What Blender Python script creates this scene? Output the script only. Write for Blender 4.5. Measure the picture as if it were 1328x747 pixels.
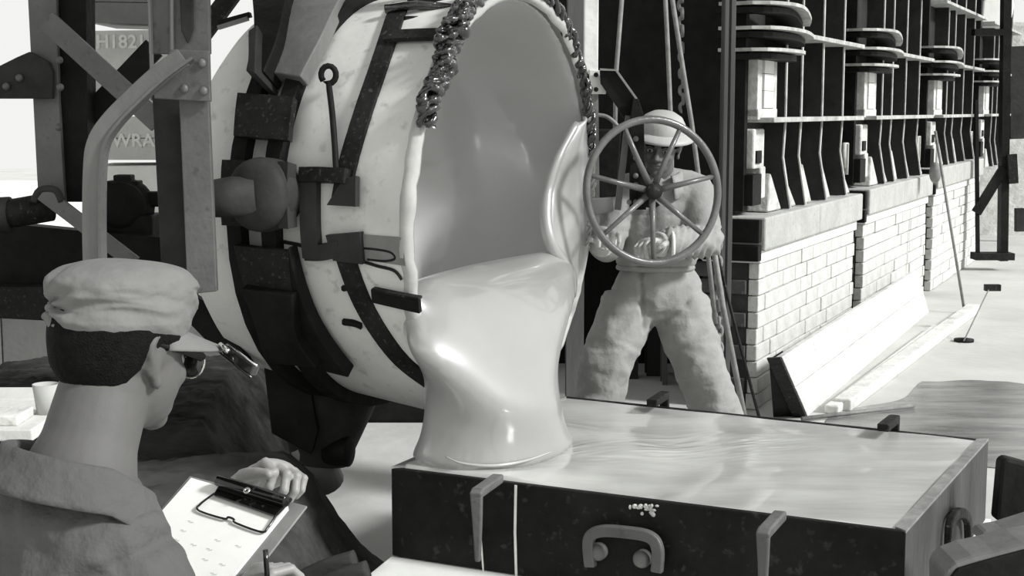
import bpy, math, random
from mathutils import Vector, Matrix, noise
V = Vector
random.seed(7)
for o in list(bpy.data.objects): bpy.data.objects.remove(o)
scn = bpy.context.scene
col = scn.collection

# ------------------------------------------------------------------ camera
FPX, CX, CY, PITCH = 1900.0, 664.0, 373.5, math.atan(230/1900.0)
CAMZ = 1.65
cd = bpy.data.cameras.new('camera'); cam = bpy.data.objects.new('camera', cd); col.objects.link(cam)
cd.sensor_width = 36; cd.lens = 36*FPX/1328; cd.clip_end = 200
cam.location = (0, 0, CAMZ); cam.rotation_euler = (math.pi/2-PITCH, 0, 0)
scn.camera = cam
# ------------------------------------------------------------------ world, sun, exposure
w = bpy.data.worlds.new('world'); scn.world = w; w.use_nodes = True
bg = w.node_tree.nodes['Background']; bg.inputs[0].default_value = (1.0, 1.0, .975, 1); bg.inputs[1].default_value = 0.90
sd = bpy.data.lights.new('sun', 'SUN'); sun = bpy.data.objects.new('sun', sd); col.objects.link(sun)
sd.energy = 4.2; sd.angle = math.radians(9)
sun.rotation_euler = V((.78, -.34, .60)).to_track_quat('Z', 'Y').to_euler()
sun.location = (8, -3, 8)
scn.view_settings.view_transform = 'Standard'; scn.view_settings.look = 'None'
scn.view_settings.gamma = 1; scn.view_settings.use_curve_mapping = False
scn.view_settings.exposure = 0.0

# ------------------------------------------------------------------ helpers
def ray(px, py):
    x = (px-CX)/FPX; u = -(py-CY)/FPX; c, s = math.cos(PITCH), math.sin(PITCH)
    return V((x, c+u*s, -s+u*c))
def P(px, py, D):                       # pixel -> point at world distance Y = D
    r = ray(px, py); return V((0, 0, CAMZ)) + r*(D/r.y)
def PZ(px, py, z):                      # pixel -> point at height z
    r = ray(px, py); return V((0, 0, CAMZ)) + r*((z-CAMZ)/r.z)

def mat(name, v, rough=.7, metal=0.0, nscale=6, namt=.25, bump=.15, bscale=30, stretch=(1, 1, 1), emit=0, spots=0, coat=0, tint=(1, 1.01, .965), v2=None):
    m = bpy.data.materials.new(name); m.use_nodes = True
    N, L = m.node_tree.nodes, m.node_tree.links
    b = N['Principled BSDF']
    tc = N.new('ShaderNodeTexCoord'); mp = N.new('ShaderNodeMapping'); mp.inputs['Scale'].default_value = stretch
    L.new(tc.outputs['Object'], mp.inputs[0])
    n = N.new('ShaderNodeTexNoise'); n.inputs['Scale'].default_value = nscale; n.inputs['Detail'].default_value = 6; n.inputs['Roughness'].default_value = .65
    L.new(mp.outputs[0], n.inputs[0])
    r = N.new('ShaderNodeValToRGB')
    lo = v*(1-namt); hi = v*(1+namt) if v2 is None else v2
    r.color_ramp.elements[0].position = .3; r.color_ramp.elements[1].position = .7
    r.color_ramp.elements[0].color = (lo*tint[0], lo*tint[1], lo*tint[2], 1)
    r.color_ramp.elements[1].color = (min(hi*tint[0], 1), min(hi*tint[1], 1), min(hi*tint[2], 1), 1)
    L.new(n.outputs[0], r.inputs[0])
    out = r.outputs[0]
    if spots:
        n2 = N.new('ShaderNodeTexNoise'); n2.inputs['Scale'].default_value = nscale*7; n2.inputs['Detail'].default_value = 3
        L.new(tc.outputs['Object'], n2.inputs[0])
        r2 = N.new('ShaderNodeValToRGB'); r2.color_ramp.elements[0].position = .60; r2.color_ramp.elements[1].position = .72
        L.new(n2.outputs[0], r2.inputs[0])
        mx = N.new('ShaderNodeMix'); mx.data_type = 'RGBA'
        L.new(r2.outputs[0], mx.inputs[0]); L.new(out, mx.inputs[6])
        mx.inputs[7].default_value = (spots*tint[0], spots*tint[1], spots*tint[2], 1)
        out = mx.outputs[2]
    L.new(out, b.inputs['Base Color'])
    b.inputs['Specular IOR Level'].default_value = .5 if v > .06 or coat or rough < .3 else .12
    b.inputs['Roughness'].default_value = rough; b.inputs['Metallic'].default_value = metal
    b.inputs['Coat Weight'].default_value = coat; b.inputs['Coat Roughness'].default_value = .08
    if bump:
        n3 = N.new('ShaderNodeTexNoise'); n3.inputs['Scale'].default_value = bscale; n3.inputs['Detail'].default_value = 4
        L.new(mp.outputs[0], n3.inputs[0])
        bp = N.new('ShaderNodeBump'); bp.inputs['Strength'].default_value = bump; bp.inputs['Distance'].default_value = .02
        L.new(n3.outputs[0], bp.inputs['Height']); L.new(bp.outputs[0], b.inputs['Normal'])
    if emit:
        b.inputs['Emission Color'].default_value = (1, 1, .97, 1); b.inputs['Emission Strength'].default_value = emit
    return m

M = dict(
  clay=mat('fired_clay', .64, .75, nscale=3, namt=.14, bump=.12, bscale=14, spots=.48),
  claydark=mat('shaded_clay', .20, .8, nscale=4, namt=.3),  # darker clay tone, paints shade on the pot's flank
  rim=mat('glazed_rim', .42, .2, nscale=8, namt=.15, bump=.3, bscale=9, coat=.6),
  glass=mat('molten_glass', .25, .18, nscale=2.2, namt=.10, bump=.04, bscale=3, emit=.07, coat=.7),
  lining=mat('glass_lining', .42, .30, nscale=2.0, namt=.15, bump=.03, bscale=5, coat=.2),
  pool=mat('glass_pool', .48, .15, nscale=2.0, namt=.16, bump=.10, bscale=5, stretch=(.6, 2.4, 1), coat=.3, emit=.02),
  crust=mat('glass_crust', .010, .08, nscale=30, namt=.8, bump=.6, bscale=60, coat=1),
  iron=mat('dark_iron', .016, .55, nscale=10, namt=.5, bump=.25, bscale=40, spots=.06),
  black=mat('black_iron', .010, .6, nscale=8, namt=.5, bump=.2),
  steel=mat('painted_steel', .105, .5, nscale=5, namt=.25, bump=.15, bscale=40, spots=.07),
  steel2=mat('worn_steel', .15, .45, nscale=4, namt=.3, bump=.12, bscale=30, stretch=(1, 1, .3)),
  steeld=mat('dark_shaded_steel', .035, .6, nscale=5, namt=.4, bump=.15),  # dark steel; the fork's side face and slot wear it as painted shade
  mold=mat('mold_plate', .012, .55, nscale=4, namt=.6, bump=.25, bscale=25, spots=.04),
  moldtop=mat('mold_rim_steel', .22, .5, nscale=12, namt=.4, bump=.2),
  moldend=mat('mold_end_plate', .055, .5, nscale=6, namt=.4, bump=.2, stretch=(1, 1, .3)),  # paler than the front wall, sunlight on this end put into the colour
  floor=mat('concrete_floor', .50, .85, nscale=1.2, namt=.12, bump=.25, bscale=12),
  puddle=mat('wet_floor', .13, .22, nscale=3, namt=.45, v2=.34, bump=.05, bscale=4, stretch=(.4, 1.6, 1)),  # paler stretched streaks paint in the highlights on the water
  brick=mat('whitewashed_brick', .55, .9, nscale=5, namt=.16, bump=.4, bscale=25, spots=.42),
  brickd=mat('shaded_brick', .07, .9, nscale=5, namt=.4, bump=.4, bscale=25, spots=.16),  # dark copy of the brick, paints the piers' side faces as shaded
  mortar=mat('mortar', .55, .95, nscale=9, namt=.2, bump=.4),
  mortard=mat('shaded_mortar', .05, .95, nscale=9, namt=.3, bump=.4),  # dark copy of the mortar for the shaded side faces
  cap=mat('cap_stone', .42, .85, nscale=5, namt=.15, bump=.3, bscale=25, spots=.33),
  capw=mat('whitewashed_band', .75, .9, nscale=9, namt=.1, bump=.3),
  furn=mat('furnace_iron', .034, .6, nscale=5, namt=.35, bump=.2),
  furnl=mat('sunlit_iron_edge', .42, .7, nscale=9, namt=.4, bump=.2),  # pale tone paints sunlight on ledges, flanges and rib edges
  white=mat('white_slab', .80, .8, nscale=5, namt=.08, bump=.1),
  plaster=mat('pale_plaster', .55, .9, nscale=10, namt=.3, bump=.4),
  wall=mat('dark_wall', .010, .8, nscale=2, namt=.5, bump=.1, stretch=(4, 4, .4)),
  plank=mat('weathered_board', .62, .85, nscale=7, namt=.22, bump=.3, spots=.40),
  crate=mat('pale_crate', .62, .85, nscale=3, namt=.15, bump=.2),
  crated=mat('grey_crate', .19, .85, nscale=3, namt=.15, bump=.2),
  chalk=mat('chalk', .8, .9, nscale=20, namt=.1, bump=0),
  tarp=mat('dirty_canvas', .036, .9, nscale=5, namt=.75, bump=.5, bscale=16, stretch=(.5, 1.6, 2)),
  tarpl=mat('dusty_canvas', .045, .9, nscale=3.5, namt=.6, bump=.5, bscale=12, stretch=(.5, 1.6, 2)),
  skin=mat('skin', .10, .68, nscale=9, namt=.06, bump=.06, bscale=60, tint=(1, .99, .95)),
  skinl=mat('hand_skin', .27, .5, nscale=9, namt=.06, bump=.06, bscale=60, tint=(1, .99, .95)),
  hair=mat('black_hair', .006, .8, nscale=90, namt=.5, bump=.5, bscale=400),
  cap_cloth=mat('cap_cloth', .165, .85, nscale=6, namt=.10, bump=.5, bscale=16, stretch=(1, 1, 1)),
  shirt=mat('shirt_cloth', .08, .85, nscale=5, namt=.12, bump=.6, bscale=22),
  cover=mat('coverall_cloth', .29, .85, nscale=7, namt=.15, bump=.5, bscale=14),
  glove=mat('knit_glove', .46, .95, nscale=30, namt=.15, bump=.3, bscale=120),
  hat=mat('fibre_hat', .40, .5, nscale=6, namt=.1, bump=.1),
  paper=mat('paper', .9, .85, nscale=12, namt=.04, bump=.03),
  board=mat('fibreboard', .20, .7, nscale=10, namt=.2, bump=.15),
  gloss=mat('black_enamel', .006, .15, nscale=10, namt=.5, bump=.03, spots=.05),
  lens=mat('dark_glass', .02, .05, nscale=5, namt=.1, bump=0, coat=1),
  chrome=mat('bright_metal', .7, .15, metal=1, nscale=5, namt=.1, bump=0),
  wheel=mat('wheel_iron', .11, .35, nscale=8, namt=.3, bump=.15, coat=.2),
  cable=mat('pale_cable', .20, .6, nscale=20, namt=.3, bump=.2),
  cup=mat('cup_card', .42, .8, nscale=8, namt=.08, bump=.05),
  palepost=mat('pale_painted_post', .72, .6, nscale=8, namt=.15, bump=.15),
  eye=mat('eye_white', .5, .2, nscale=5, namt=.05, bump=0),
  dark=mat('pupil_dark', .01, .2, nscale=5, namt=.1, bump=0),
)

gb = M['glass'].node_tree.nodes['Principled BSDF']
gb.inputs['Coat Weight'].default_value = 1; gb.inputs['Coat IOR'].default_value = 2.0; gb.inputs['Coat Roughness'].default_value = .40; gb.inputs['Roughness'].default_value = .10

class MB:
    def __init__(s): s.v = []; s.f = []; s.sm = []
    def add(s, vs, fs, smooth=False):
        k = len(s.v); s.v += [tuple(x) for x in vs]; s.f += [tuple(i+k for i in f) for f in fs]; s.sm += [smooth]*len(fs); return s
    def box(s, c, d, X=V((1, 0, 0)), Y=V((0, 1, 0)), Z=V((0, 0, 1))):
        c = V(c); vs = []
        for k in (-.5, .5):
            for j in (-.5, .5):
                for i in (-.5, .5): vs.append(c+X*(i*d[0])+Y*(j*d[1])+Z*(k*d[2]))
        return s.add(vs, [(0, 2, 3, 1), (4, 5, 7, 6), (0, 1, 5, 4), (2, 6, 7, 3), (0, 4, 6, 2), (1, 3, 7, 5)])
    def tube(s, pts, r, n=10, rx=None, up=None, cap=True, smooth=True, taper=None):
        pts = [V(p) for p in pts]; k = len(pts)
        rr = r if isinstance(r, (list, tuple)) else [r]*k
        vs = []; fs = []; prev = None
        for i, p in enumerate(pts):
            t = (pts[min(i+1, k-1)]-pts[max(i-1, 0)]).normalized()
            if prev is None:
                a = V((0, 0, 1)) if abs(t.z) < .9 else V((1, 0, 0))
                u = (a-t*a.dot(t)).normalized()
            else: u = (prev-t*prev.dot(t)).normalized()
            prev = u; b = t.cross(u)
            for j in range(n):
                A = 2*math.pi*j/n
                vs.append(p+u*(rr[i]*math.cos(A))+b*(rr[i]*math.sin(A)))
        for i in range(k-1):
            for j in range(n):
                fs.append((i*n+j, i*n+(j+1) % n, (i+1)*n+(j+1) % n, (i+1)*n+j))
        if cap: fs.append(tuple(range(n-1, -1, -1))); fs.append(tuple((k-1)*n+j for j in range(n)))
        return s.add(vs, fs, smooth)
    def bar(s, pts, wd, th, normal, both=False):
        """rectangular section swept along pts; normal: vector or list of vectors for the thickness direction"""
        pts = [V(p) for p in pts]; k = len(pts); vs = []; fs = []
        for i, p in enumerate(pts):
            t = (pts[min(i+1, k-1)]-pts[max(i-1, 0)]).normalized()
            n = V(normal[i] if isinstance(normal, list) else normal); n = (n-t*n.dot(t)).normalized(); b = t.cross(n)
            ww = wd[i] if isinstance(wd, list) else wd
            lo = -th/2 if both else 0; hi = th/2 if both else th
            for (x, y) in ((-.5, lo), (.5, lo), (.5, hi), (-.5, hi)): vs.append(p+b*(x*ww)+n*y)
        for i in range(k-1):
            for j in range(4): fs.append((i*4+j, (i+1)*4+j, (i+1)*4+(j+1) % 4, i*4+(j+1) % 4))
        fs.append((0, 1, 2, 3)); fs.append(tuple((k-1)*4+j for j in (3, 2, 1, 0)))
        return s.add(vs, fs)
    def prism(s, pts, d):
        pts = [V(p) for p in pts]; d = V(d); n = len(pts)
        return s.add(pts+[p+d for p in pts], [tuple(range(n-1, -1, -1)), tuple(range(n, 2*n))]+[(i, (i+1) % n, (i+1) % n+n, i+n) for i in range(n)])
    def ell(s, c, r, R=None, nu=20, nv=12, smooth=True):
        c = V(c); vs = []; fs = []
        R = R or Matrix.Identity(3)
        for i in range(nv+1):
            a = math.pi*i/nv
            for j in range(nu):
                b = 2*math.pi*j/nu
                vs.append(c+R @ V((r[0]*math.sin(a)*math.cos(b), r[1]*math.sin(a)*math.sin(b), r[2]*math.cos(a))))
        for i in range(nv):
            for j in range(nu): fs.append((i*nu+j, (i+1)*nu+j, (i+1)*nu+(j+1) % nu, i*nu+(j+1) % nu))
        return s.add(vs, fs, smooth)
    def lathe(s, c, ax, prof, n=32, smooth=True, close=False):
        """prof list of (along axis, radius)"""
        c = V(c); ax = V(ax).normalized(); a = V((0, 0, 1)) if abs(ax.z) < .9 else V((1, 0, 0))
        u = (a-ax*a.dot(ax)).normalized(); b = ax.cross(u); vs = []; fs = []; k = len(prof)
        for (t, r) in prof:
            for j in range(n):
                A = 2*math.pi*j/n; vs.append(c+ax*t+u*(r*math.cos(A))+b*(r*math.sin(A)))
        for i in range(k if close else k-1):
            i2 = (i+1) % k
            for j in range(n): fs.append((i*n+j, i*n+(j+1) % n, i2*n+(j+1) % n, i2*n+j))
        return s.add(vs, fs, smooth)
    def grid(s, rows, smooth=True, closed=False):
        n = len(rows[0]); vs = [p for r in rows for p in r]; fs = []
        for i in range(len(rows)-1):
            for j in range(n if closed else n-1): fs.append((i*n+j, i*n+(j+1) % n, (i+1)*n+(j+1) % n, (i+1)*n+j))
        return s.add(vs, fs, smooth)
    def build(s, name, m, parent=None, bevel=0, solid=0, sub=0, loc=None):
        me = bpy.data.meshes.new(name); vs = s.v
        if loc is None and parent is None and vs:
            xs = [p[0] for p in vs]; ys = [p[1] for p in vs]; zs = [p[2] for p in vs]
            loc = V(((min(xs)+max(xs))/2, (min(ys)+max(ys))/2, min(zs)))
        loc = V(loc) if loc is not None else V((0, 0, 0))
        off = loc if parent is None else (V(parent.location) if parent.parent is None else V((0, 0, 0)))
        if parent is not None and parent.parent is not None:
            off = V(parent.parent.location)
        me.from_pydata([(x-off.x, y-off.y, z-off.z) for (x, y, z) in vs], [], s.f); me.update()
        for p, q in zip(me.polygons, s.sm): p.use_smooth = q
        import bmesh
        bm = bmesh.new(); bm.from_mesh(me); bmesh.ops.recalc_face_normals(bm, faces=bm.faces); bm.to_mesh(me); bm.free()
        me.materials.append(m)
        o = bpy.data.objects.new(name, me); col.objects.link(o)
        if parent is None: o.location = loc
        else: o.parent = parent
        if solid:
            md = o.modifiers.new('solid', 'SOLIDIFY'); md.thickness = solid; md.offset = 0
        if bevel:
            md = o.modifiers.new('bevel', 'BEVEL'); md.width = bevel; md.segments = 2; md.limit_method = 'ANGLE'
        if sub:
            md = o.modifiers.new('sub', 'SUBSURF'); md.levels = sub; md.render_levels = sub
        return o

def tag(o, label=None, cat=None, group=None, kind=None):
    if label: o['label'] = label
    if cat: o['category'] = cat
    if group: o['group'] = group
    if kind: o['kind'] = kind
    return o
def empty(name, loc, label, cat, group=None):
    o = bpy.data.objects.new(name, None); col.objects.link(o); o.location = loc; o.empty_display_size = .1
    return tag(o, label, cat, group)

def blob(mb, name, m, parent, voxel=.01, smooth=4, disp=None, loc=None):
    """join overlapping closed shapes into one continuous skin"""
    o = mb.build(name, m, parent, loc=loc)
    r = o.modifiers.new('remesh', 'REMESH'); r.mode = 'VOXEL'; r.voxel_size = voxel; r.use_smooth_shade = True
    if smooth:
        q = o.modifiers.new('smooth', 'SMOOTH'); q.factor = .5; q.iterations = smooth
    dg = bpy.context.evaluated_depsgraph_get(); dg.update()
    me = bpy.data.meshes.new_from_object(o.evaluated_get(dg))
    o.modifiers.clear(); old = o.data; o.data = me; bpy.data.meshes.remove(old)
    if not me.materials: me.materials.append(m)
    off = V(parent.location) if parent is not None else V(o.location)
    if disp:
        ns = [v.normal.copy() for v in me.vertices]
        for v, n in zip(me.vertices, ns): v.co = v.co+n*disp(v.co+off, n)
    for p in me.polygons: p.use_smooth = True
    me.name = name
    return o
def fold(p, sc, amt, st=(1, 1, 1)):
    q = V((p.x*st[0], p.y*st[1], p.z*st[2]))*sc
    return amt*(1-2*abs(noise.noise(q+V((noise.noise(q*.7)*1.2, 3.1, noise.noise(q*.6+V((5, 5, 5)))*1.2)))))
def lerp(a, b, t): return a+(b-a)*t
def pl(pts, n):                        # resample a polyline (Catmull-Rom)
    pts = [V(p) for p in pts]; out = []; k = len(pts)-1
    for i in range(n+1):
        x = i/n*k; j = min(int(x), k-1); t = x-j
        p0, p1, p2, p3 = pts[max(j-1, 0)], pts[j], pts[j+1], pts[min(j+2, k)]
        out.append(.5*((2*p1)+(p2-p0)*t+(2*p0-5*p1+4*p2-p3)*t*t+(3*p1-p0-3*p2+p3)*t*t*t))
    return out

# ================================================================== SETTING
mb = MB(); mb.box((0, 12, -.05), (60, 60, .1)); tag(mb.build('floor', M['floor']), kind='structure')
mb = MB(); mb.box((-12, 22, .005), (20.6, 25, .01)); tag(mb.build('floor_yard', M['white']), kind='structure')  # white sheet added so the ground outside reads as blown-out daylight
# dark back wall behind the worker
a = P(600, 143, 9.5); b = P(946, 143, 9.5)
mb = MB(); mb.box(((a.x+b.x)/2, 9.55, 3), (b.x-a.x, .1, 6)); tag(mb.build('wall_back', M['wall']), kind='structure')
# unseen dark roof added to cut ambient light, gap left for the pot's highlight
rf = bpy.data.objects.new('shade_ceiling', None); col.objects.link(rf); rf.location = (0, 2, 5.2); rf['kind'] = 'structure'
for x0, x1, y0, y1 in ((-7, -1.9, .5, 9.6), (1.2, 3.4, .5, 9.6), (-1.9, 1.2, .5, 1.6), (-1.9, 1.2, 6.9, 9.6)):
    mb = MB(); mb.box(((x0+x1)/2, (y0+y1)/2, 5.25), (x1-x0, y1-y0, .1)); mb.build('shade_panel', M['wall'], rf)
# low wall of upright boards at the far left
wl = bpy.data.objects.new('wall_left', None); col.objects.link(wl); wl.location = (-3, 8.2, 0); wl['kind'] = 'structure'
x = -4.2
while x < -1.25:
    wdt = .33
    mb = MB(); mb.box((x+wdt/2, 8.2+random.uniform(-.01, .01), .28), (wdt-.012, .05, .56)); mb.build('board', M['crated'], wl, bevel=.004); x += wdt
# wet patch on the floor
def patch(pts, z, name, m, label, cat):
    c = sum((V(p) for p in pts), V())/len(pts); out = []
    q = pl(pts+[pts[0]], 70)[:-1]
    for i, p in enumerate(q):
        d = (p-c); out.append(c+d*(1+.06*noise.noise(p*2.5)+.03*noise.noise(p*7)))
    m_ = MB(); m_.prism([V((p.x, p.y, z-.004)) for p in out], (0, 0, .004)); return tag(m_.build(name, m), label, cat)
pp = [PZ(x, y, 0) for x, y in ((1196, 496), (1260, 494), (1340, 500), (1420, 520), (1400, 590), (1300, 610), (1150, 580), (1075, 560), (1090, 535), (1165, 520))]
patch(pp, .006, 'puddle', M['puddle'], 'dark shallow puddle on the pale floor right of the leaning board', 'puddle')

# ================================================================== FURNACE ROW (piers + iron fronts)
O = V((1.35, 7.98, 0)); Rr = V((.420, .9075, 0)); Nn = V((.9075, -.420, 0)); Up = V((0, 0, 1))
def F(s, n, z): return O+Rr*s+Nn*n+Up*z
def fbox(mb, s0, s1, n0, n1, z0, z1): return mb.box(F((s0+s1)/2, (n0+n1)/2, (z0+z1)/2), (s1-s0, n1-n0, z1-z0), Rr, Nn, Up)
brick_mesh = {}
def brick(parent, s, n, z, L, H, T, axis, m):
    key = (round(L, 2), m.name, axis)
    if key not in brick_mesh:
        q = MB()
        if axis == 's': q.box((0, 0, 0), (L, T, H), Rr, Nn, Up)
        else: q.box((0, 0, 0), (T, L, H), Rr, Nn, Up)
        bo = q.build('brick', m, parent, bevel=.006)
        for v in bo.data.vertices: v.co += V(parent.location)
        brick_mesh[key] = bo; o = bo
    else:
        o = brick_mesh[key].copy(); col.objects.link(o); o.parent = parent
    o.location = F(s, n, z)-V(parent.location)
def pier(s0, s1, ztop, label, depth=.9, nb=.28):
    t = empty('brick_pier', F((s0+s1)/2, -depth/2, 0), label, 'pier', 'whitewashed brick piers carrying the furnaces')
    zb = ztop-.255
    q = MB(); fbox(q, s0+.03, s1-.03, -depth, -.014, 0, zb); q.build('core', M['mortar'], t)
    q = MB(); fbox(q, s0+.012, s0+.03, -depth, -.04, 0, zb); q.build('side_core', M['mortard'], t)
    n = round(zb/.095); h = zb/n; k = 0
    for i in range(n):
        z = (i+.5)*h; s = s0+(0 if i % 2 else -nb/2)
        while s < s1-.02:
            a_, b_ = max(s, s0), min(s+nb, s1)
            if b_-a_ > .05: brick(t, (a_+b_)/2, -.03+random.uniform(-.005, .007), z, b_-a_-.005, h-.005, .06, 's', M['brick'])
            s += nb
        s = -.002 if i % 2 else -.14
        while s > -depth:
            a_ = max(s-.27, -depth)
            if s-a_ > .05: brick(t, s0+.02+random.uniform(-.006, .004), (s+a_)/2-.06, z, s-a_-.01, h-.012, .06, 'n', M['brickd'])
            s -= .28
    q = MB(); fbox(q, s0-.01, s1+.01, -depth, .015, zb, zb+.07); q.build('white_band', M['capw'], t, bevel=.006)
    L = (s1-s0+.08)/2
    for i in range(2):
        q = MB(); fbox(q, s0-.05+i*L, s0-.05+(i+1)*L-.006, -depth+.12, .05, zb+.073, ztop); q.build('cap_stone', M['cap'], t, bevel=.01)
    q = MB(); fbox(q, s0-.11, s0-.052, -depth, .03, zb+.12, ztop-.01); fbox(q, s0-.12, s0-.052, -depth, .03, zb+.02, zb+.105); q.build('iron_shoe', M['black'], t, bevel=.005)
    q = MB(); fbox(q, s0-.06, s0+.05, -depth, -.16, zb+.11, zb+.15); fbox(q, s0-.09, s0+.02, -depth, -.14, zb+.02, zb+.05); q.build('iron_rail', M['iron'], t)
    return t
pier(0, 2.50, 1.075, 'nearest whitewashed brick pier behind the worker, grey cap stones on top', .32)
pier(2.83, 5.55, 1.09, 'second whitewashed brick pier in the row, behind the leaning board')
pier(5.95, 9.0, 1.13, 'third whitewashed brick pier, far end beside the black frame')

def furnace(s0, L, zb, label, det=True):
    t = empty('furnace_front', F(s0+L/2, -.7, zb), label, 'furnace', 'iron furnace fronts standing on the brick piers')
    s1 = s0+L; zt = 3.6
    q = MB(); fbox(q, s0+.05, s1, -1.3, -.16, zb, zt); q.build('casing', M['furn'], t)
    q = MB(); fbox(q, s0+.0, s0+.06, -1.3, -.10, zb+.02, zt); q.build('end_plate', M['black'], t)
    k = L/2.5
    for i, s in enumerate((.62, 1.0, 1.56, 2.17)):
        s = s0+s*k; q = MB()
        q.prism([F(s, -.17, zb), F(s, .0, zb), F(s, -.05, zb+.30), F(s, -.04, 1.58), F(s, -.04, zt), F(s, -.17, zt)], Rr*.022)
        q.build('rib', M['furn'], t)
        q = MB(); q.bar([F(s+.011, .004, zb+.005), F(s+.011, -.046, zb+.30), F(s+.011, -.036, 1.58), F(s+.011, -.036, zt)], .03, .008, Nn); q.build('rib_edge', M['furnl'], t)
    for z, a_, nn in ((1.585, .10, .04), (2.075, .75, .03), (2.62, .10, .04)):
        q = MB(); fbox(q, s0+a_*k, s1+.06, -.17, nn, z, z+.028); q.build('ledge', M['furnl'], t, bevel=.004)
    # bright inspection slot with its frame
    q = MB(); fbox(q, s0+.06*k, s0+.15*k, -.17, -.045, 1.615, 1.95); fbox(q, s0+.40*k, s0+.47*k, -.17, -.045, 1.615, 1.95); fbox(q, s0+.06*k, s0+.47*k, -.17, -.04, 1.60, 1.66); q.build('slot_frame', M['plaster'], t, bevel=.004)
    for j in range(3):
        q = MB(); fbox(q, s0+.17*k, s0+.36*k, -.17, -.035, 1.665+j*.095, 1.757+j*.095); q.build('slot_brick', M['white'], t, bevel=.003)
    # curved collar flanges wrapping the near corner
    for j, z in enumerate((1.965, 2.08, 2.21)):
        e = (.55, .78, .70)[j]*k; dz = (-.0, -.02, -.075)[j]; q = MB()
        pts = [F(s0-.02, -.22, z), F(s0-.02, -.12, z), F(s0-.02, .0, z), F(s0+e*.45, .035, z), F(s0+e*.8, .02, z+dz*.6), F(s0+e, -.02, z+dz)]
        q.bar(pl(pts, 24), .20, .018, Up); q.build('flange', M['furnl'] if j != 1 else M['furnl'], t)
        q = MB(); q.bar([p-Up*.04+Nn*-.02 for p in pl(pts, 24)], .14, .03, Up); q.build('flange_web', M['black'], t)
    # stepped plaster under the ledge, mortar fillets at the foot
    q = MB(); fbox(q, s0+.06*k, s0+.28*k, -.17, -.06, 1.33, 1.55); fbox(q, s0+.20*k, s0+.30*k, -.17, -.055, 1.16, 1.34); q.build('plaster_patch', M['plaster'], t, bevel=.01)
    q = MB(); fbox(q, s0+.09*k, s0+.19*k, -.07, -.05, 1.36, 1.43); fbox(q, s0+.02*k, s0+.20*k, -.16, -.052, 1.13, 1.30); q.build('damper_plate', M['black'], t)
    for s, h_ in ((.30, .22), (.66, .17), (1.06, .25), (1.6, .22), (2.22, .16)):
        q = MB(); s = s0+s*k; q.prism([F(s, -.165, zb), F(s+.30*k, -.165, zb), F(s+.04, -.165, zb+h_)], Nn*.13); q.build('mortar_fillet', M['plaster'], t, bevel=.01)
    q = MB(); q.tube([F(s1+.08, -.1, 1.25), F(s1+.08, -.1, 1.42), F(s1+.16, -.1, 1.42), F(s1+.16, -.1, 1.2)], .018, 8); q.build('gas_pipe', M['furnl'], t)
    return t
furnace(0.02, 2.46, 1.08, 'nearest tall ribbed iron furnace front with pale ledges and bright slot')
furnace(2.88, 2.62, 1.095, 'second ribbed iron furnace front in the row, behind the nearest one')
furnace(6.0, 2.9, 1.135, 'third ribbed iron furnace front, above the far whitewashed pier')
furnace(9.5, 2.9, 1.0, 'farthest iron furnace front, partly hidden by the black upright frame')
# far white block above the last furnace
q = MB(); q.prism([P(1272, 36, 17.2), P(1275, 2, 17.2), P(1290, -16, 17.2), P(1314, -16, 17.2), P(1316, 8, 17.2), P(1310, 36, 17.2)], (0, .5, 0)); tag(q.build('white_hood', M['white'], bevel=.02), 'white slanted hood at the upper right corner above the black frame', 'hood')
# black frame at far right
fr = empty('upright_frame', P(1300, 335, 15.2), 'black upright steel frame with a diagonal brace, beyond the third pier', 'frame')
def px_bar(q, x0, y0, x1, y1, D, wpx, th=.05, D1=None):
    D1 = D1 or D; q.bar([P(x0, y0, D), P(x1, y1, D1)], wpx*D/FPX, th, V((0, -1, 0)), both=True)
q = MB(); px_bar(q, 1305, -30, 1300, 338, 15.2, 10, .12); q.build('post', M['black'], fr)
q = MB(); px_bar(q, 1266, 130, 1268, 334, 15.2, 4); q.build('post', M['black'], fr)
q = MB(); px_bar(q, 1262, 42, 1310, 42, 15.2, 8, .12); q.build('top_beam', M['black'], fr)
q = MB(); px_bar(q, 1302, 218, 1266, 276, 15.15, 12); q.build('brace', M['black'], fr)
q = MB(); px_bar(q, 1262, 332, 1312, 332, 15.2, 9, .2); q.build('foot_beam', M['iron'], fr)
q = MB(); px_bar(q, 1312, 200, 1314, 238, 15.1, 12); q.build('lug', M['iron'], fr)
# far wall beyond, mottled
q = MB(); q.box((V((7.4, 19.6, 1.4))), (6.5, .3, 2.8)); tag(q.build('wall_far', M['plaster']), kind='structure')
for i, (x, y0, y1, w_) in enumerate(((1320, 60, 180, 22), (1322, 270, 300, 10))):
    q = MB(); px_bar(q, x, y0, x, y1, 18.5, w_, .1); tag(q.build('cabinet_panel', M['furn']), ('dark upright panel at the right edge beyond the black frame', 'small dark panel low at the right edge beyond the black frame')[i], 'panel')

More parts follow.
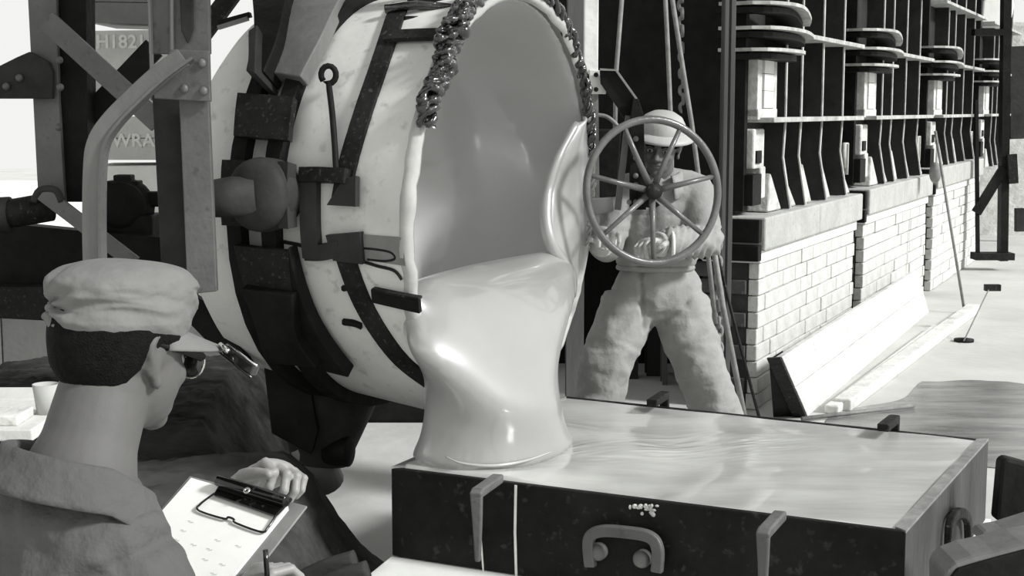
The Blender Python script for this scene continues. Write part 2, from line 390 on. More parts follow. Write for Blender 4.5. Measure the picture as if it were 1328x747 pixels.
# leaning board, timbers, stick
def quad_slab(name, m, pts, th, label, cat, bevel=.006):
    pts = [V(p) for p in pts]; n = (pts[1]-pts[0]).cross(pts[3]-pts[0]).normalized()
    if n.y > 0: n = -n
    q = MB(); q.prism(pts, -n*th); return tag(q.build(name, m, bevel=bevel), label, cat)
A = PZ(1048, 540, 0); B = PZ(1205, 405, 0)
dirn = (B-A).normalized(); upv = (P(1014, 462, 7.45)-A)
lb = empty('leaning_board', (A+B)/2, 'wide pale board leaning on the nearest brick pier, dark near end', 'board')
nn = dirn.cross(upv).normalized()
if nn.y > 0: nn = -nn
for (u0, u1) in ((0, .49), (.5, .99)):
    q = MB(); q.prism([A+upv*u0, A+upv*u1, B+upv*u1, B+upv*u0], -nn*.04); q.build('plank', M['plank'], lb, bevel=.005)
q = MB(); q.prism([A-dirn*.012, A+upv-dirn*.012, A+upv-dirn*.012-nn*.07, A-dirn*.012-nn*.07], dirn*-.03); q.build('end_batten', M['iron'], lb)
q = MB(); q.prism([A-nn*.05-dirn*.01, A+upv*.97-nn*.07-dirn*.01, PZ(1003, 541, 0)], dirn*.3); q.build('support_wedge', M['black'], lb)
def timber(x0, y0, x1, y1, wd, h, label, z=0):
    a_, b_ = PZ(x0, y0, z), PZ(x1, y1, z); q = MB(); q.bar([a_, b_], wd, h, Up); return tag(q.build('timber', M['plank'], bevel=.01), label, 'timber', 'pale timbers lying beside the leaning board')
timber(1092, 533, 1262, 405, .10, .07, 'long pale timber on the floor, right of the leaning board')
timber(1078, 537, 1215, 430, .08, .05, 'pale timber on the floor tight against the leaning board')
q = MB(); q.tube([PZ(1040, 543, .02), PZ(1185, 526, .02)], .012, 8); tag(q.build('stick', M['cable']), 'thin pale stick on the floor behind the mold', 'stick')
# rods with disc feet near the far pier
q = MB(); q.tube([P(1213, 170, 12.3), P(1251, 405, 11.9)], .012, 8); q.ell(P(1213, 224, 12.3), (.05, .05, .09)); tag(q.build('slanted_rod', M['cable']), 'long thin rod leaning on the third pier', 'rod')
st = empty('disc_stand', PZ(1250, 442, 0), 'small dark disc foot with a thin rod standing on the bright floor', 'stand')
q = MB(); q.lathe(PZ(1250, 443, 0), (0, 0, 1), [(0, 0), (0, .07), (.02, .07), (.03, 0)], 20); q.build('disc_foot', M['iron'], st)
q = MB(); q.tube([PZ(1250, 442, .02), P(1283, 374, 11)], .005, 6); q.build('rod', M['cable'], st)
q = MB(); q.box(P(1287, 373, 11), (.12, .05, .05)); q.build('head_block', M['iron'], st, bevel=.005)

# ================================================================== BACKGROUND STEELWORK BEHIND THE WORKER
def column(x0, x1, D, v, label, y0=-60, z=0, d=.12, m=None):
    a_, b_ = P(x0, 143, D), P(x1, 143, D); top = P(x0, y0, D).z+.5
    q = MB(); w_ = b_.x-a_.x; c = (a_.x+b_.x)/2
    q.box((c, D, (top+z)/2), (w_*.35, d, top-z)); q.box((c, D-d/2, (top+z)/2), (w_, .012, top-z)); q.box((c, D+d/2, (top+z)/2), (w_, .012, top-z))
    return tag(q.build('steel_column', m or v, bevel=.002), label, 'column', 'steel columns behind the worker')
mc1 = mat('column_grey', .030, .6, nscale=4, namt=.3, stretch=(1, 1, .2)); mc2 = mat('column_pale', .09, .6, nscale=4, namt=.3, stretch=(1, 1, .2))
column(735, 758, 7.6, mc2, 'grey steel column behind the pot rim, beside the pale post')
column(812, 830, 9.0, mc1, 'dark grey steel column left of the helmeted worker')
column(841, 863, 9.1, mc1, 'dark grey steel column directly above the worker helmet')
column(891, 904, 8.6, mc2, 'pale grey steel column right of the worker head')
column(936, 941, 7.7, mc2, 'thin steel column between the worker and the nearest furnace')
column(944, 950, 7.75, mc2, 'thin steel column touching the nearest furnace')
column(862, 868, 8.8, mc2, 'narrow column seen between the legs of the worker, top to floor')
def line(name, pts, r, m, label, cat, group=None):
    q = MB(); q.tube(pts, r, 8); return tag(q.build(name, m), label, cat, group)
line('cable', [P(808, -20, 7.2), P(799, 95, 7.2), P(797, 200, 7.2)], .011, M['cable'], 'pale cable hanging just left of the riveted wheel bracket', 'cable', 'hanging cables')
line('cable', [P(862, -20, 7.2), P(866, 60, 7.2), P(871, 180, 7.2), P(872, 470, 7.2)], .011, M['cable'], 'pale cable hanging straight behind the worker helmet', 'cable', 'hanging cables')
line('cable', [P(869, -20, 7.3), P(885, 85, 7.3), P(897, 160, 7.3), P(914, 290, 7.3), P(928, 420, 7.3)], .012, M['cable'], 'slanting cable passing behind the right shoulder of the worker', 'cable', 'hanging cables')
line('rod', [P(922, 300, 6.9), P(938, 400, 6.9), PZ(975, 590, .0)], .014, M['cable'], 'thick rod slanting down right of the worker trousers', 'rod', 'rods right of the worker')
line('rod', [P(930, 330, 6.95), P(955, 430, 6.95), PZ(998, 592, .0)], .008, M['iron'], 'thin dark rod slanting down in front of the pier', 'rod', 'rods right of the worker')
# chains
def chain(x0, y0, x1, y1, D, n, r, label):
    t = empty('chain', P(x1, y1, D), label, 'chain', 'hanging chains')
    a_, b_ = P(x0, y0, D), P(x1, y1, D); ax = (b_-a_).normalized()
    for i in range(n):
        c = lerp(a_, b_, (i+.5)/n); h = (b_-a_).length/n*.62; sd_ = V((1, 0, 0)) if i % 2 else V((0, 1, 0)); q = MB()
        pts = [c+ax*(h*math.cos(A))+sd_*(h*.55*math.sin(A)) for A in [2*math.pi*k/14 for k in range(15)]]
        q.tube(pts, r, 6, cap=False); q.build('chain_link', M['cable'], t)
chain(884, -10, 886, 145, 8.2, 14, .012, 'iron chain hanging right of the worker helmet')
chain(931, 300, 934, 567, 7.4, 24, .010, 'iron chain hanging low beside the nearest brick pier')

# ================================================================== POT
PC = V((-0.0005, 4.95, 1.322)); PR = .731
pa = V((-.905, .4228, .0468)).normalized(); e1 = V((-.42324, -.90602, 0)).normalized(); e2 = V((.0424, -.0198, .9989)).normalized()
def Rt(t): return PR-.085*t
def S(t, th, off=0): return PC+pa*t+(e1*math.cos(th)+e2*math.sin(th))*(Rt(t)+off)
def Nrm(th): return e1*math.cos(th)+e2*math.sin(th)
def hit(px, py, off=0):
    """ray on the pot's flank -> (t, theta)"""
    r = ray(px, py).normalized(); o0 = V((0, 0, CAMZ))-PC; lo = None
    best = None; prev = None
    for i in range(900):
        k = 3.2+i*.004; p = o0+r*k; t = p.dot(pa); rr = (p-pa*t).length; g = rr-(Rt(t)+off)
        if prev is not None and prev > 0 >= g: best = p; break
        prev = g
        if best is None or abs(g) < abs(lo): 
            if lo is None or abs(g) < abs(lo): lo = g; near = p
    p = best if best is not None else near
    t = p.dot(pa); return t, math.atan2(p.dot(e2), p.dot(e1))
pot = empty('clay_pot', (PC.x-.5, PC.y+.25, PC.z-PR), 'huge pale clay melting pot tipped on its side, strapped with iron bands', 'melting pot')
TL = .93
prof = [(0.0, PR-.03), (-.006, PR-.022), (-.006, PR-.006), (0.0, PR)]+[(t, Rt(t)) for t in (.03, .1, .25, .4, .6, .75, .84)]+[(.90, Rt(.9)-.05), (TL, .45), (TL, .02)]
q = MB(); q.lathe(PC, pa, prof, 96); q.build('shell', M['clay'], pot)
q = MB(); q.lathe(PC, pa, [(.004, PR-.040), (-.010, PR-.030), (-.012, PR-.016), (-.004, PR+.001), (.010, PR+.005), (.022, PR+.004), (.028, PR-.002)], 120)
o = q.build('rim', M['rim'], pot)
for v in o.data.vertices:
    p = v.co+V(pot.location); d = (p-PC); th = math.atan2(d.dot(e2), d.dot(e1)); n = noise.noise(V((math.cos(th)*7, math.sin(th)*7, d.dot(pa)*9)))
    v.co += pa*(-.016*abs(n))+Nrm(th)*(.006*n)
# straps laid on the flank
def strap(pix, wd, th, name, m, parent=pot, off=0, n=24, close_bevel=.002):
    tt = [V((*hit(x, y, off+th), 0)) for x, y in pix]; pts = pl(tt, n)
    P3 = [S(p.x, p.y, off) for p in pts]; N3 = [Nrm(p.y) for p in pts]
    q = MB(); q.bar(P3, wd, th, N3); return q.build(name, m, parent, bevel=close_bevel)
def plate(pix, th, name, m, off=0, parent=pot, bevel=.003, n=5):
    """four-cornered plate bent over the flank: TL TR BR BL"""
    c = [V((*hit(x, y, off+th), 0)) for x, y in pix]; q = MB(); top = []; bot = []
    for i in range(n+1):
        for j in range(n+1):
            u, v = j/n, i/n; p = lerp(lerp(c[0], c[1], u), lerp(c[3], c[2], u), v)
            bot.append(S(p.x, p.y, off-.004)); top.append(S(p.x, p.y, off+th))
    m_ = n+1; fs = []
    for i in range(n):
        for j in range(n):
            k = i*m_+j; fs.append((k, k+1, k+1+m_, k+m_)); K = m_*m_; fs.append((K+k, K+k+m_, K+k+1+m_, K+k+1))
    K = m_*m_
    ed = [j for j in range(n)], None
    per = [(j, j+1) for j in range(n)]+[(n+i*m_, n+(i+1)*m_) for i in range(n)]+[(n*m_+j+1, n*m_+j) for j in range(n)]+[((i+1)*m_, i*m_) for i in range(n)]
    for a_, b_ in per: fs.append((a_, K+a_, K+b_, b_))
    q.add(bot+top, fs); return q.build(name, m, parent)
strap([(520, 2), (505, 42), (488, 92), (468, 150), (452, 205), (440, 262)], .062, .014, 'strap', M['iron'])
strap([(441, 312), (452, 350), (468, 392), (492, 434), (522, 472), (558, 500)], .066, .014, 'strap', M['iron'])
strap([(500, 45), (535, 43), (572, 42)], .045, .016, 'tie_bar', M['iron'], off=.012)
strap([(482, 384), (512, 391), (544, 398)], .045, .016, 'tie_bar', M['black'], off=.004)
strap([(482, 376), (512, 382), (544, 388)], .008, .020, 'tie_bar_edge', M['iron'], off=.004)
plate([(446, 232), (462, 228), (461, 268), (424, 266)], .020, 'strap_foot', M['steeld'], off=.012)
plate([(422, 305), (467, 301), (470, 343), (432, 338)], .018, 'lug_plate', M['steeld'], off=.006)
# C shaped bracket
strap([(400, 223), (399, 260), (400, 300), (403, 336)], .060, .03, 'bracket_arm', M['steeld'])
strap([(388, 226), (415, 226), (448, 228)], .046, .04, 'bracket_arm', M['iron'], off=.002)
strap([(394, 328), (416, 328), (440, 322)], .050, .026, 'bracket_arm', M['steeld'])
# hooked rod
t0 = [V((*hit(x, y), 0)) for x, y in ((443, 226), (441, 190), (437, 150), (432, 115))]
pts = [S(p.x, p.y, .03) for p in pl(t0, 10)]; cc = pts[-1]; 
for i in range(0, 14):
    A = -math.pi/2-.5+i*.46; pts.append(cc+V((.023*math.cos(A), 0, .025+.027*math.sin(A)))) 
q = MB(); q.tube(pts, .0095, 8); q.build('hook_rod', M['black'], pot)
# thin seam wires and glass squiggles
def wire(pix, r, name, m, off=.004):
    t_ = [V((*hit(x, y), 0)) for x, y in pix]; q = MB(); q.tube([S(p.x, p.y, off) for p in pl(t_, 30)], r, 6); return q.build(name, m, pot)
wire([(468, 321), (490, 323), (508, 327), (513, 335), (500, 338), (478, 336)], .004, 'glass_thread', M['iron'])
wire([(470, 338), (490, 344), (512, 350), (522, 362)], .005, 'glass_thread', M['iron'])
wire([(362, 312), (385, 316), (392, 318)], .006, 'glass_thread', M['iron'])
wire([(446, 373), (458, 372), (462, 382)], .010, 'glass_bead', M['black']); wire([(447, 416), (460, 418), (470, 422)], .012, 'glass_bead', M['black'])
# dark patch painting the pot's shade between the straps and the rim
plate([(471, 304), (523, 308), (526, 345), (473, 337)], .004, 'shade_patch', M['claydark'], off=.001)

# carrying ring (two bars, clamp plates, collars)
def arc(tc, a0, a1, wd, th, name, m, off=0, n=30, parent=pot):
    aa = [a0+(a1-a0)*i/n for i in range(n+1)]; q = MB()
    q.bar([S(tc, x, off) for x in aa], wd, th, [Nrm(x) for x in aa]); return q.build(name, m, parent, bevel=.003)
ring = empty('carrying_ring', (PC.x-.6, PC.y+.2, PC.z-.7), 'black iron carrying ring clamped round the middle of the clay pot', 'ring')
tb = [hit(368, 105)[0], hit(322, 105)[0]]
tA, aA = hit(340, 180); tBk, aB = hit(342, 320)
for tc in ((hit(362, 160, .045)[0]), (hit(316, 160, .045)[0])):
    arc(tc, -2.4, 2.6, .055, .045, 'ring_bar', M['black'], parent=ring)
for pix in ([(308, 120), (381, 126), (374, 182), (303, 176)],): plate(pix, .022, 'clamp_plate', M['iron'], off=.045, parent=ring)
plate([(303, 318), (374, 326), (380, 384), (318, 374)], .022, 'clamp_plate', M['iron'], off=.045, parent=ring)
plate([(288, 207), (372, 210), (372, 296), (288, 292)], .025, 'bearing_plate', M['iron'], off=.045, parent=ring)
plate([(361, 209), (374, 210), (374, 297), (361, 296)], .045, 'plate_flange', M['steeld'], off=.045, parent=ring)
# trunnion dome
ct = S(*hit(330, 253, .12), .10); q = MB(); cR = Matrix((e1.cross(e2), e1, e2)).transposed()
q.ell(ct, (.108, .055, .112), cR); q.lathe(ct-e1*.02, e1, [(-.06, .11), (0, .115), (.03, .10)], 28)
q.tube([ct, ct+V((-.16, 0, -.012)), ct+V((-.24, 0, -.012))], [.07, .055, .05], 16)
q.build('trunnion', M['steeld'], ring)
# upper housing and flared collars
def spread(pixl, pixr, th, name, m, off, parent=ring, n=14):
    L = pl([V((*hit(x, y, off+th), 0)) for x, y in pixl], n); R_ = pl([V((*hit(x, y, off+th), 0)) for x, y in pixr], n); q = MB(); k = 6
    rows = []
    for a_, b_ in zip(L, R_):
        row = [S(lerp(a_, b_, j/k).x, lerp(a_, b_, j/k).y, off+th) for j in range(k+1)]+[S(lerp(a_, b_, j/k).x, lerp(a_, b_, j/k).y, off-.005) for j in range(k, -1, -1)]
        rows.append(row)
    q.grid(rows, smooth=False, closed=True); nn_ = len(rows[0]); 
    q.f += [tuple(range(nn_)), tuple((len(rows)-1)*nn_+j for j in range(nn_))]; q.sm += [False, False]
    return q.build(name, m, parent, bevel=.004)
spread([(380, -22), (362, 40), (342, 93)], [(470, -30), (425, 30), (390, 100)], .05, 'collar', M['steel2'], .02)
spread([(325, -30), (329, 30), (319, 92)], [(378, -22), (362, 40), (342, 93)], .10, 'housing', M['black'], .02)
spread([(322, 40), (322, 70), (320, 92)], [(334, 32), (332, 65), (331, 95)], .14, 'housing_lug', M['steeld'], .02)
spread([(345, 392), (372, 440), (405, 478)], [(374, 320), (404, 418), (452, 490)], .045, 'collar', M['black'], .02)
spread([(312, 374), (330, 420), (345, 470)], [(378, 384), (385, 440), (410, 478)], .08, 'lower_housing', M['black'], .02)
# leg of the cradle going down to the floor bracket
cr = empty('cradle', P(385, 600, 5.2), 'black iron cradle leg under the pot with a small wheel at its foot', 'cradle')
q = MB(); q.prism([P(338, 440, 5.05), P(392, 440, 5.05), P(412, 560, 5.05), P(404, 590, 5.05), P(352, 562, 5.05)], (0, .12, 0)); q.build('leg_plate', M['black'], cr, bevel=.004)
q = MB(); q.lathe(P(420, 545, 5.25), V((.1, .1, 1)), [(-.16, .10), (-.05, .14), (.12, .20), (.3, .30)], 24); q.build('funnel', M['steeld'], cr)
q = MB(); q.lathe(P(440, 585, 5.15), V((1, -.3, 0)), [(-.05, 0), (-.05, .05), (.04, .055), (.05, .03), (.05, 0)], 24); q.build('foot_wheel', M['black'], cr, bevel=.003)
q = MB(); q.tube([P(395, 575, 5.2), P(412, 600, 5.2), P(422, 625, 5.25)], [.06, .065, .07], 16); q.build('hub', M['steel2'], cr)
q = MB(); q.tube([P(455, 530, 5.5), P(505, 505, 5.5), P(560, 495, 5.5)], .03, 10); q.build('cross_tube', M['iron'], cr)

# top clutter over the strap: bundled irons at the rim
q = MB(); q.prism([P(x, y, 4.78) for x, y in ((520, -40), (612, -40), (598, -5), (588, 22), (566, 40), (546, 30), (530, 12))], (0, .10, 0)); q.build('top_clamp', M['black'], pot, bevel=.01)
q = MB(); q.tube([P(500, 12, 4.74), P(540, 6, 4.72), P(592, 12, 4.70)], .016, 10); q.tube([P(520, 26, 4.70), P(580, 24, 4.68)], .012, 10); q.build('clamp_rod', M['crust'], pot)
# hardened glass strings on the rim
def rope(pix, amp, r, name, m, strands=3, turns=9, seed=0, lift=.02, parent=pot):
    base = pl(pix, 140); rnd = random.Random(seed); out = []
    for k in range(strands):
        pts = []; rr = []
        for i, p in enumerate(base):
            u = i/140; A = turns*2*math.pi*u+k*2*math.pi/strands+noise.noise(V((u*9, k, seed)))*2
            j = noise.noise(V((u*16, k*3, seed+4)))
            am = amp*(1+.7*j)
            t = (base[min(i+1, 140)]-base[max(i-1, 0)]).normalized(); n1 = t.cross(V((0, 1, 0))).normalized(); n2 = t.cross(n1)
            pts.append(p+n1*(am*math.cos(A))+n2*(am*math.sin(A)))
            rr.append(max(.004, r*(1+1.3*noise.noise(V((u*30, k*7, seed+9)))+.5*noise.noise(V((u*70, k*5, seed))))*(1 if u < .93 else .7)))
        q = MB(); q.tube(pts, rr, 8); q.build(name, m, parent)
def rim_pt(x, y, o=.02):      # point on the mouth plane pushed out a little
    r = ray(x, y); o0 = V((0, 0, CAMZ)); nrm = -pa; k = ((PC+nrm*o)-o0).dot(nrm)/r.dot(nrm); return o0+r*k
rope([rim_pt(x, y) for x, y in ((640, -30), (618, -4), (600, 18), (588, 45), (580, 68), (577, 88), (568, 108), (556, 130), (553, 163))], .020, .014, 'glass_string', M['crust'], 4, 5, 1)
rope([rim_pt(x, y) for x, y in ((604, 0), (585, 30), (575, 60), (574, 85), (563, 118))], .020, .011, 'glass_string', M['crust'], 2, 3, 5)
rope([rim_pt(x, y, .01) for x, y in ((690, -20), (715, 2), (735, 34), (748, 70), (757, 105), (764, 150), (766, 200))], .014, .010, 'glass_string', M['crust'], 3, 6, 3)
rope([rim_pt(x, y, .01) for x, y in ((762, 140), (768, 200), (768, 260), (762, 320))], .006, .006, 'glass_string', M['rim'], 2, 9, 8)

# ================================================================== MOLTEN GLASS
mg = empty('molten_glass', (-.06, 4.70, .55), 'glowing pale molten glass pouring over the pot lip into the mold', 'molten glass')
H = V((.42324, .90602, 0)); OO = V((.905, -.4228, 0)).normalized()
mb = MB()
inn = [(-.002, PR-.034), (.04, PR-.052), (.2, PR-.08), (.45, PR-.11), (.62, PR-.17), (.76, PR-.28), (.82, PR-.45), (.84, .03)]
mb.lathe(PC, pa, inn+[(.86, .03), (.86, PR-.42), (.80, PR-.22), (.66, PR-.12), (.46, PR-.075), (.2, PR-.045), (.03, PR-.022), (0, PR-.022)], 96, close=True)
# glass lying in the pot, below a sloping surface
rows = []
for i in range(13):
    t = -.02+i*.065; r = PR-.045-.10*max(t, 0)-max(0, t-.5)*.9; lvl = -.235+1.7*max(t+.0, 0); pts = []
    hw = math.sqrt(max(r*r-lvl*lvl, .01)); a0 = math.atan2(lvl, hw)
    for j in range(25):
        A = a0-(math.pi+2*a0)*j/24
        pts.append(PC+pa*t+H*(r*math.cos(A))+e2*(r*math.sin(A)))
    for j in range(1, 16):
        x = -hw+2*hw*j/16; pts.append(PC+pa*t+H*x+e2*(lvl+.05*(abs(x)/hw)**3))
    rows.append(pts)
mb.grid(rows, closed=True); n_ = len(rows[0]); mb.f += [tuple(range(n_)), tuple((len(rows)-1)*n_+j for j in range(n_))]; mb.sm += [True, True]
secs = [(1.13, -.075, 4.985, .57, .10), (1.08, -.035, 4.945, .59, .125), (1.0, -.025, 4.87, .54, .15), (.92, -.042, 4.79, .46, .165), (.85, -.052, 4.73, .39, .165), (.75, -.060, 4.67, .31, .185),
        (.66, -.062, 4.67, .31, .20), (.60, -.060, 4.69, .325, .215), (.57, -.057, 4.70, .35, .235), (.545, -.055, 4.72, .38, .26), (.535, -.055, 4.72, .39, .27)]
def interp(z):
    for a_, b_ in zip(secs, secs[1:]):
        if a_[0] >= z >= b_[0]:
            u = (a_[0]-z)/(a_[0]-b_[0]); return [lerp(x, y, u) for x, y in zip(a_, b_)]
rows = []
for i in range(60):
    z = 1.13-(1.13-.535)*i/59; _, X, D, A_, B_ = interp(z); row = []
    for j in range(64):
        A = 2*math.pi*j/64; k = 1
        # twist ridge running from the left lip down to the right
        ph = math.radians(220)-(1.13-z)*4.4; dd = math.cos(A-ph); k += .27*max(dd, 0)**4*min(1, (1.13-z)*5)*max(0, min(1, (z-.58)*6))
        row.append(V((X, D, z))+H*(A_*k*math.cos(A))+OO*(B_*k*math.sin(A)))
    rows.append(row)
k1 = len(mb.v); mb.grid(rows, closed=True); mb.f += [tuple(range(k1, k1+64))]; mb.sm += [True]; k0 = len(mb.v)-64; mb.f += [tuple(range(k0, k0+64))]; mb.sm += [True]
blob(mb, 'glass_stream', M['glass'], mg, voxel=.016, smooth=55)
# fold of glass climbing the far side of the mouth
mb = MB()
pts = pl([rim_pt(748, 160, -.005), rim_pt(724, 205, -.03), rim_pt(711, 245, -.05), rim_pt(708, 285, -.03), rim_pt(716, 320, -.0), rim_pt(733, 345, .02), rim_pt(738, 380, .03), rim_pt(728, 430, .05)], 30)
mb.tube(pts, [.012+.012*math.sin(math.pi*i/30)+.004*noise.noise(V((i*.5, 0, 0))) for i in range(31)], 10)
mb.build('glass_fold', M['glass'], mg)
rows = []
for i in range(31):
    a_ = pts[i]; r = a_-PC; th = math.atan2(r.dot(e2), r.dot(e1)); c_ = PC+(e1*math.cos(th)+e2*math.sin(th))*(PR-.055)-pa*.0
    rows.append([lerp(a_, c_, j/8)-pa*(.02*math.sin(math.pi*j/8)) for j in range(9)])
mb = MB(); mb.grid(rows[:26]); mb.build('glass_tongue', M['glass'], mg, solid=.012)
# thin glass threads on the stream skin
def skin_pt(x, y, out=.004):
    r = ray(x, y); o0 = V((0, 0, CAMZ)); D0 = 4.0
    for i in range(900):
        p = o0+r*((4.0+i*.0012)/r.y)
        if p.z <= 1.13 and p.z >= .55:
            _, X, D, A_, B_ = interp(p.z); d = p-V((X, D, p.z)); h_, o_ = d.dot(H), d.dot(OO)
            if (h_/A_)**2+(o_/B_)**2 < 1: return p-r.normalized()*out
    return P(x, y, 4.5)
for pix, rr in (([(575, 420), (590, 445), (605, 470)], .0022), ([(598, 505), (600, 530), (612, 553), (628, 557), (638, 545), (636, 525)], .0022), ([(578, 592), (600, 601), (640, 604), (680, 598), (715, 586)], .005), ([(660, 588), (690, 582), (712, 576)], .003), ([(550, 380), (562, 398), (580, 415), (596, 436)], .003)):
    q = MB(); k = pl([skin_pt(x, y) for x, y in pix], 24); q.tube(k, [rr*(.4+.6*math.sin(math.pi*i/24)) for i in range(25)], 8); q.build('glass_thread', M['rim'], mg)

# ================================================================== MOLD
FL, BL, FR, BR = [PZ(x, y, .55) for x, y in ((507, 607), (728, 513), (1175, 690), (1282, 570))]
mold = empty('mold_box', ((FL+BR)/2).xy.to_3d()+V((0, 0, .27)), 'heavy black rectangular casting mold brim full of molten glass', 'mold')
cen = (FL+BL+FR+BR)/4
def inset(p, d): v = cen-p; return p+v*(d/v.length)*1.25
ZB = .27
def wallp(a_, b_, name, m):
    a2, b2 = inset(a_, .03), inset(b_, .03); q = MB()
    lo = V((0, 0, ZB-.55)); q.add([a_+lo, b_+lo, b2+lo, a2+lo, a_, b_, b2, a2], [(0, 1, 2, 3), (4, 5, 6, 7), (0, 1, 5, 4), (1, 2, 6, 5), (2, 3, 7, 6), (3, 0, 4, 7)])
    return q.build(name, m, mold, bevel=.004)
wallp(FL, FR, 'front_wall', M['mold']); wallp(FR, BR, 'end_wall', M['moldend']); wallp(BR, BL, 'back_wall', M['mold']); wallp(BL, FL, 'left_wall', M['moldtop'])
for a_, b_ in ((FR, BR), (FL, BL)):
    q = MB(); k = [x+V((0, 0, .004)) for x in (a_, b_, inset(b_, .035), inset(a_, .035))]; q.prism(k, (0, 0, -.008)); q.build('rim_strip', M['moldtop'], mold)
# pool surface with gentle swirls
rows = []
ci = [inset(x, .028) for x in (FL, FR, BR, BL)]; n1, n2 = 200, 160
for i in range(n2+1):
    row = []
    for j in range(n1+1):
        u, v = j/n1, i/n2; p = lerp(lerp(ci[0], ci[1], u), lerp(ci[3], ci[2], u), v)
        d = (p-V((-.06, 4.7, .55))); rr = math.hypot(d.x, d.y); sw = math.atan2(d.y, d.x)
        h = .012*math.exp(-((rr-.38)/.12)**2)-.010*math.exp(-((rr-.62)/.15)**2)+.0035*math.sin(rr*26+3*noise.noise(p*2.2))*math.exp(-rr*1.1)+.003*noise.noise(V((p.x*2, p.y*5, 1)))+.006*math.exp(-((p.x-.55)/.38)**2-((p.y-4.72-.12*(p.x-.5))/.17)**2)*abs(noise.noise(V((p.x*5+p.y*3, (p.y-p.x*.35)*26, 4))))
        if 0 < u < 1 and 0 < v < 1: p = p+V((0, 0, h-.002))
        else: p = p+V((0, 0, -.004))
        row.append(p)
    rows.append(row)
q = MB(); q.grid(rows); q.build('glass_pool', M['pool'], mg)
# clamps over the rim
def clamp(x, y, tx, ty, drop, label=None, wd=.035):
    a_ = PZ(x, y, .585); b_ = PZ(tx, ty, .575); d = (b_-a_).xy.to_3d().normalized(); q = MB()
    q.bar([b_, a_+d*.01, a_-d*.008-V((0, 0, .008))], wd, .026, Up, both=True)
    q.bar([a_-d*.0-V((0, 0, .005)), a_+d*.008-V((0, 0, .08)), a_+d*.012-V((0, 0, drop))], [wd, wd*.8, wd*.45], .018, d, both=True)
    o = q.build('clamp', M['steel'], mold, bevel=.005)
    return o
clamp(618, 640, 646, 620, .20); clamp(990, 692, 1012, 668, .22)
for (x, y, tx, ty) in ((845, 523, 862, 512), (1145, 555, 1160, 543)):
    a_ = PZ(x, y, .59); b_ = PZ(tx, ty, .59); q = MB(); q.bar([a_, b_], .04, .026, Up, both=True); q.bar([b_+V((0, 0, .013)), b_-V((0, 0, .15))], .035, .02, (b_-a_), both=True); q.build('clamp', M['iron'], mold, bevel=.004)
# handle with two bolts on the front face
fx = (FR-FL).normalized(); fn = fx.cross(Up)
if fn.y > 0: fn = -fn
def on_front(x, y, off):
    r = ray(x, y); o0 = V((0, 0, CAMZ)); k = (FL+fn*off-o0).dot(fn)/r.dot(fn); return o0+r*k
hp = pl([on_front(x, y, .03) for x, y in ((766, 735), (764, 700), (778, 689), (810, 690), (842, 696), (853, 712), (852, 742))], 40)
q = MB(); q.bar(hp, .034, .024, [fn]*41, both=True); q.build('handle', M['steel'], mold, bevel=.005)
for x, y in ((778, 714), (835, 723)):
    c = on_front(x, y, 0); q = MB(); q.lathe(c, fn, [(0, .026), (.02, .026), (.034, .020), (.040, .008), (.041, 0)], 20); q.build('bolt', M['steel2'], mold)
q = MB(); q.bar([on_front(669, 629, .001), on_front(668, 690, .001), on_front(670, 760, .001)], .008, .0015, fn); q.build('chalk_line', M['chalk'], mold)
q = MB(); q.bar([on_front(624, 700, .001), on_front(627, 742, .001)], .005, .0015, fn); q.build('chalk_line', M['chalk'], mold)
q = MB()
for i in range(26):
    x, y = 838+random.gauss(0, 9), 655+abs(random.gauss(0, 7)); c = on_front(x, y, .0); q.ell(c, (random.uniform(.004, .010), .003, random.uniform(.003, .008)), None, 8, 5)
q.build('dried_splash', M['plaster'], mold)
# end wall lug
en = (BR-FR).normalized().cross(Up)
if en.x < 0: en = -en
def on_end(x, y, off):
    r = ray(x, y); o0 = V((0, 0, CAMZ)); k = (FR+en*off-o0).dot(en)/r.dot(en); return o0+r*k
q = MB(); q.bar(pl([on_end(x, y, .02) for x, y in ((1230, 715), (1232, 680), (1243, 665), (1254, 672), (1256, 698))], 24), .03, .022, [en]*25, both=True); q.build('handle', M['iron'], mold, bevel=.004)
# bright table top below the mold
q = MB(); c0 = (FL+BR)/2
tt = [PZ(470, 752, .265), PZ(507, 722, .265), BL+V((0, 0, -.285))+V((-.03, .03, 0)), BR+V((.03, .03, -.285)), FR+V((.03, -.03, -.285)), FL+V((-.0, -.22, -.285))]
tbl = empty('casting_table', (c0.x, c0.y, 0), 'low table with a white top sticking out under the mold at bottom left', 'table')
q = MB(); q.prism([V((p.x, p.y, .23)) for p in tt], (0, 0, .037)); q.build('tabletop', M['white'], tbl, bevel=.004)
for p in (FL, FR, BR, BL):
    k = p+(cen-p)*.12; q = MB(); q.box((k.x, k.y, .115), (.08, .08, .23)); q.build('leg', M['iron'], tbl)

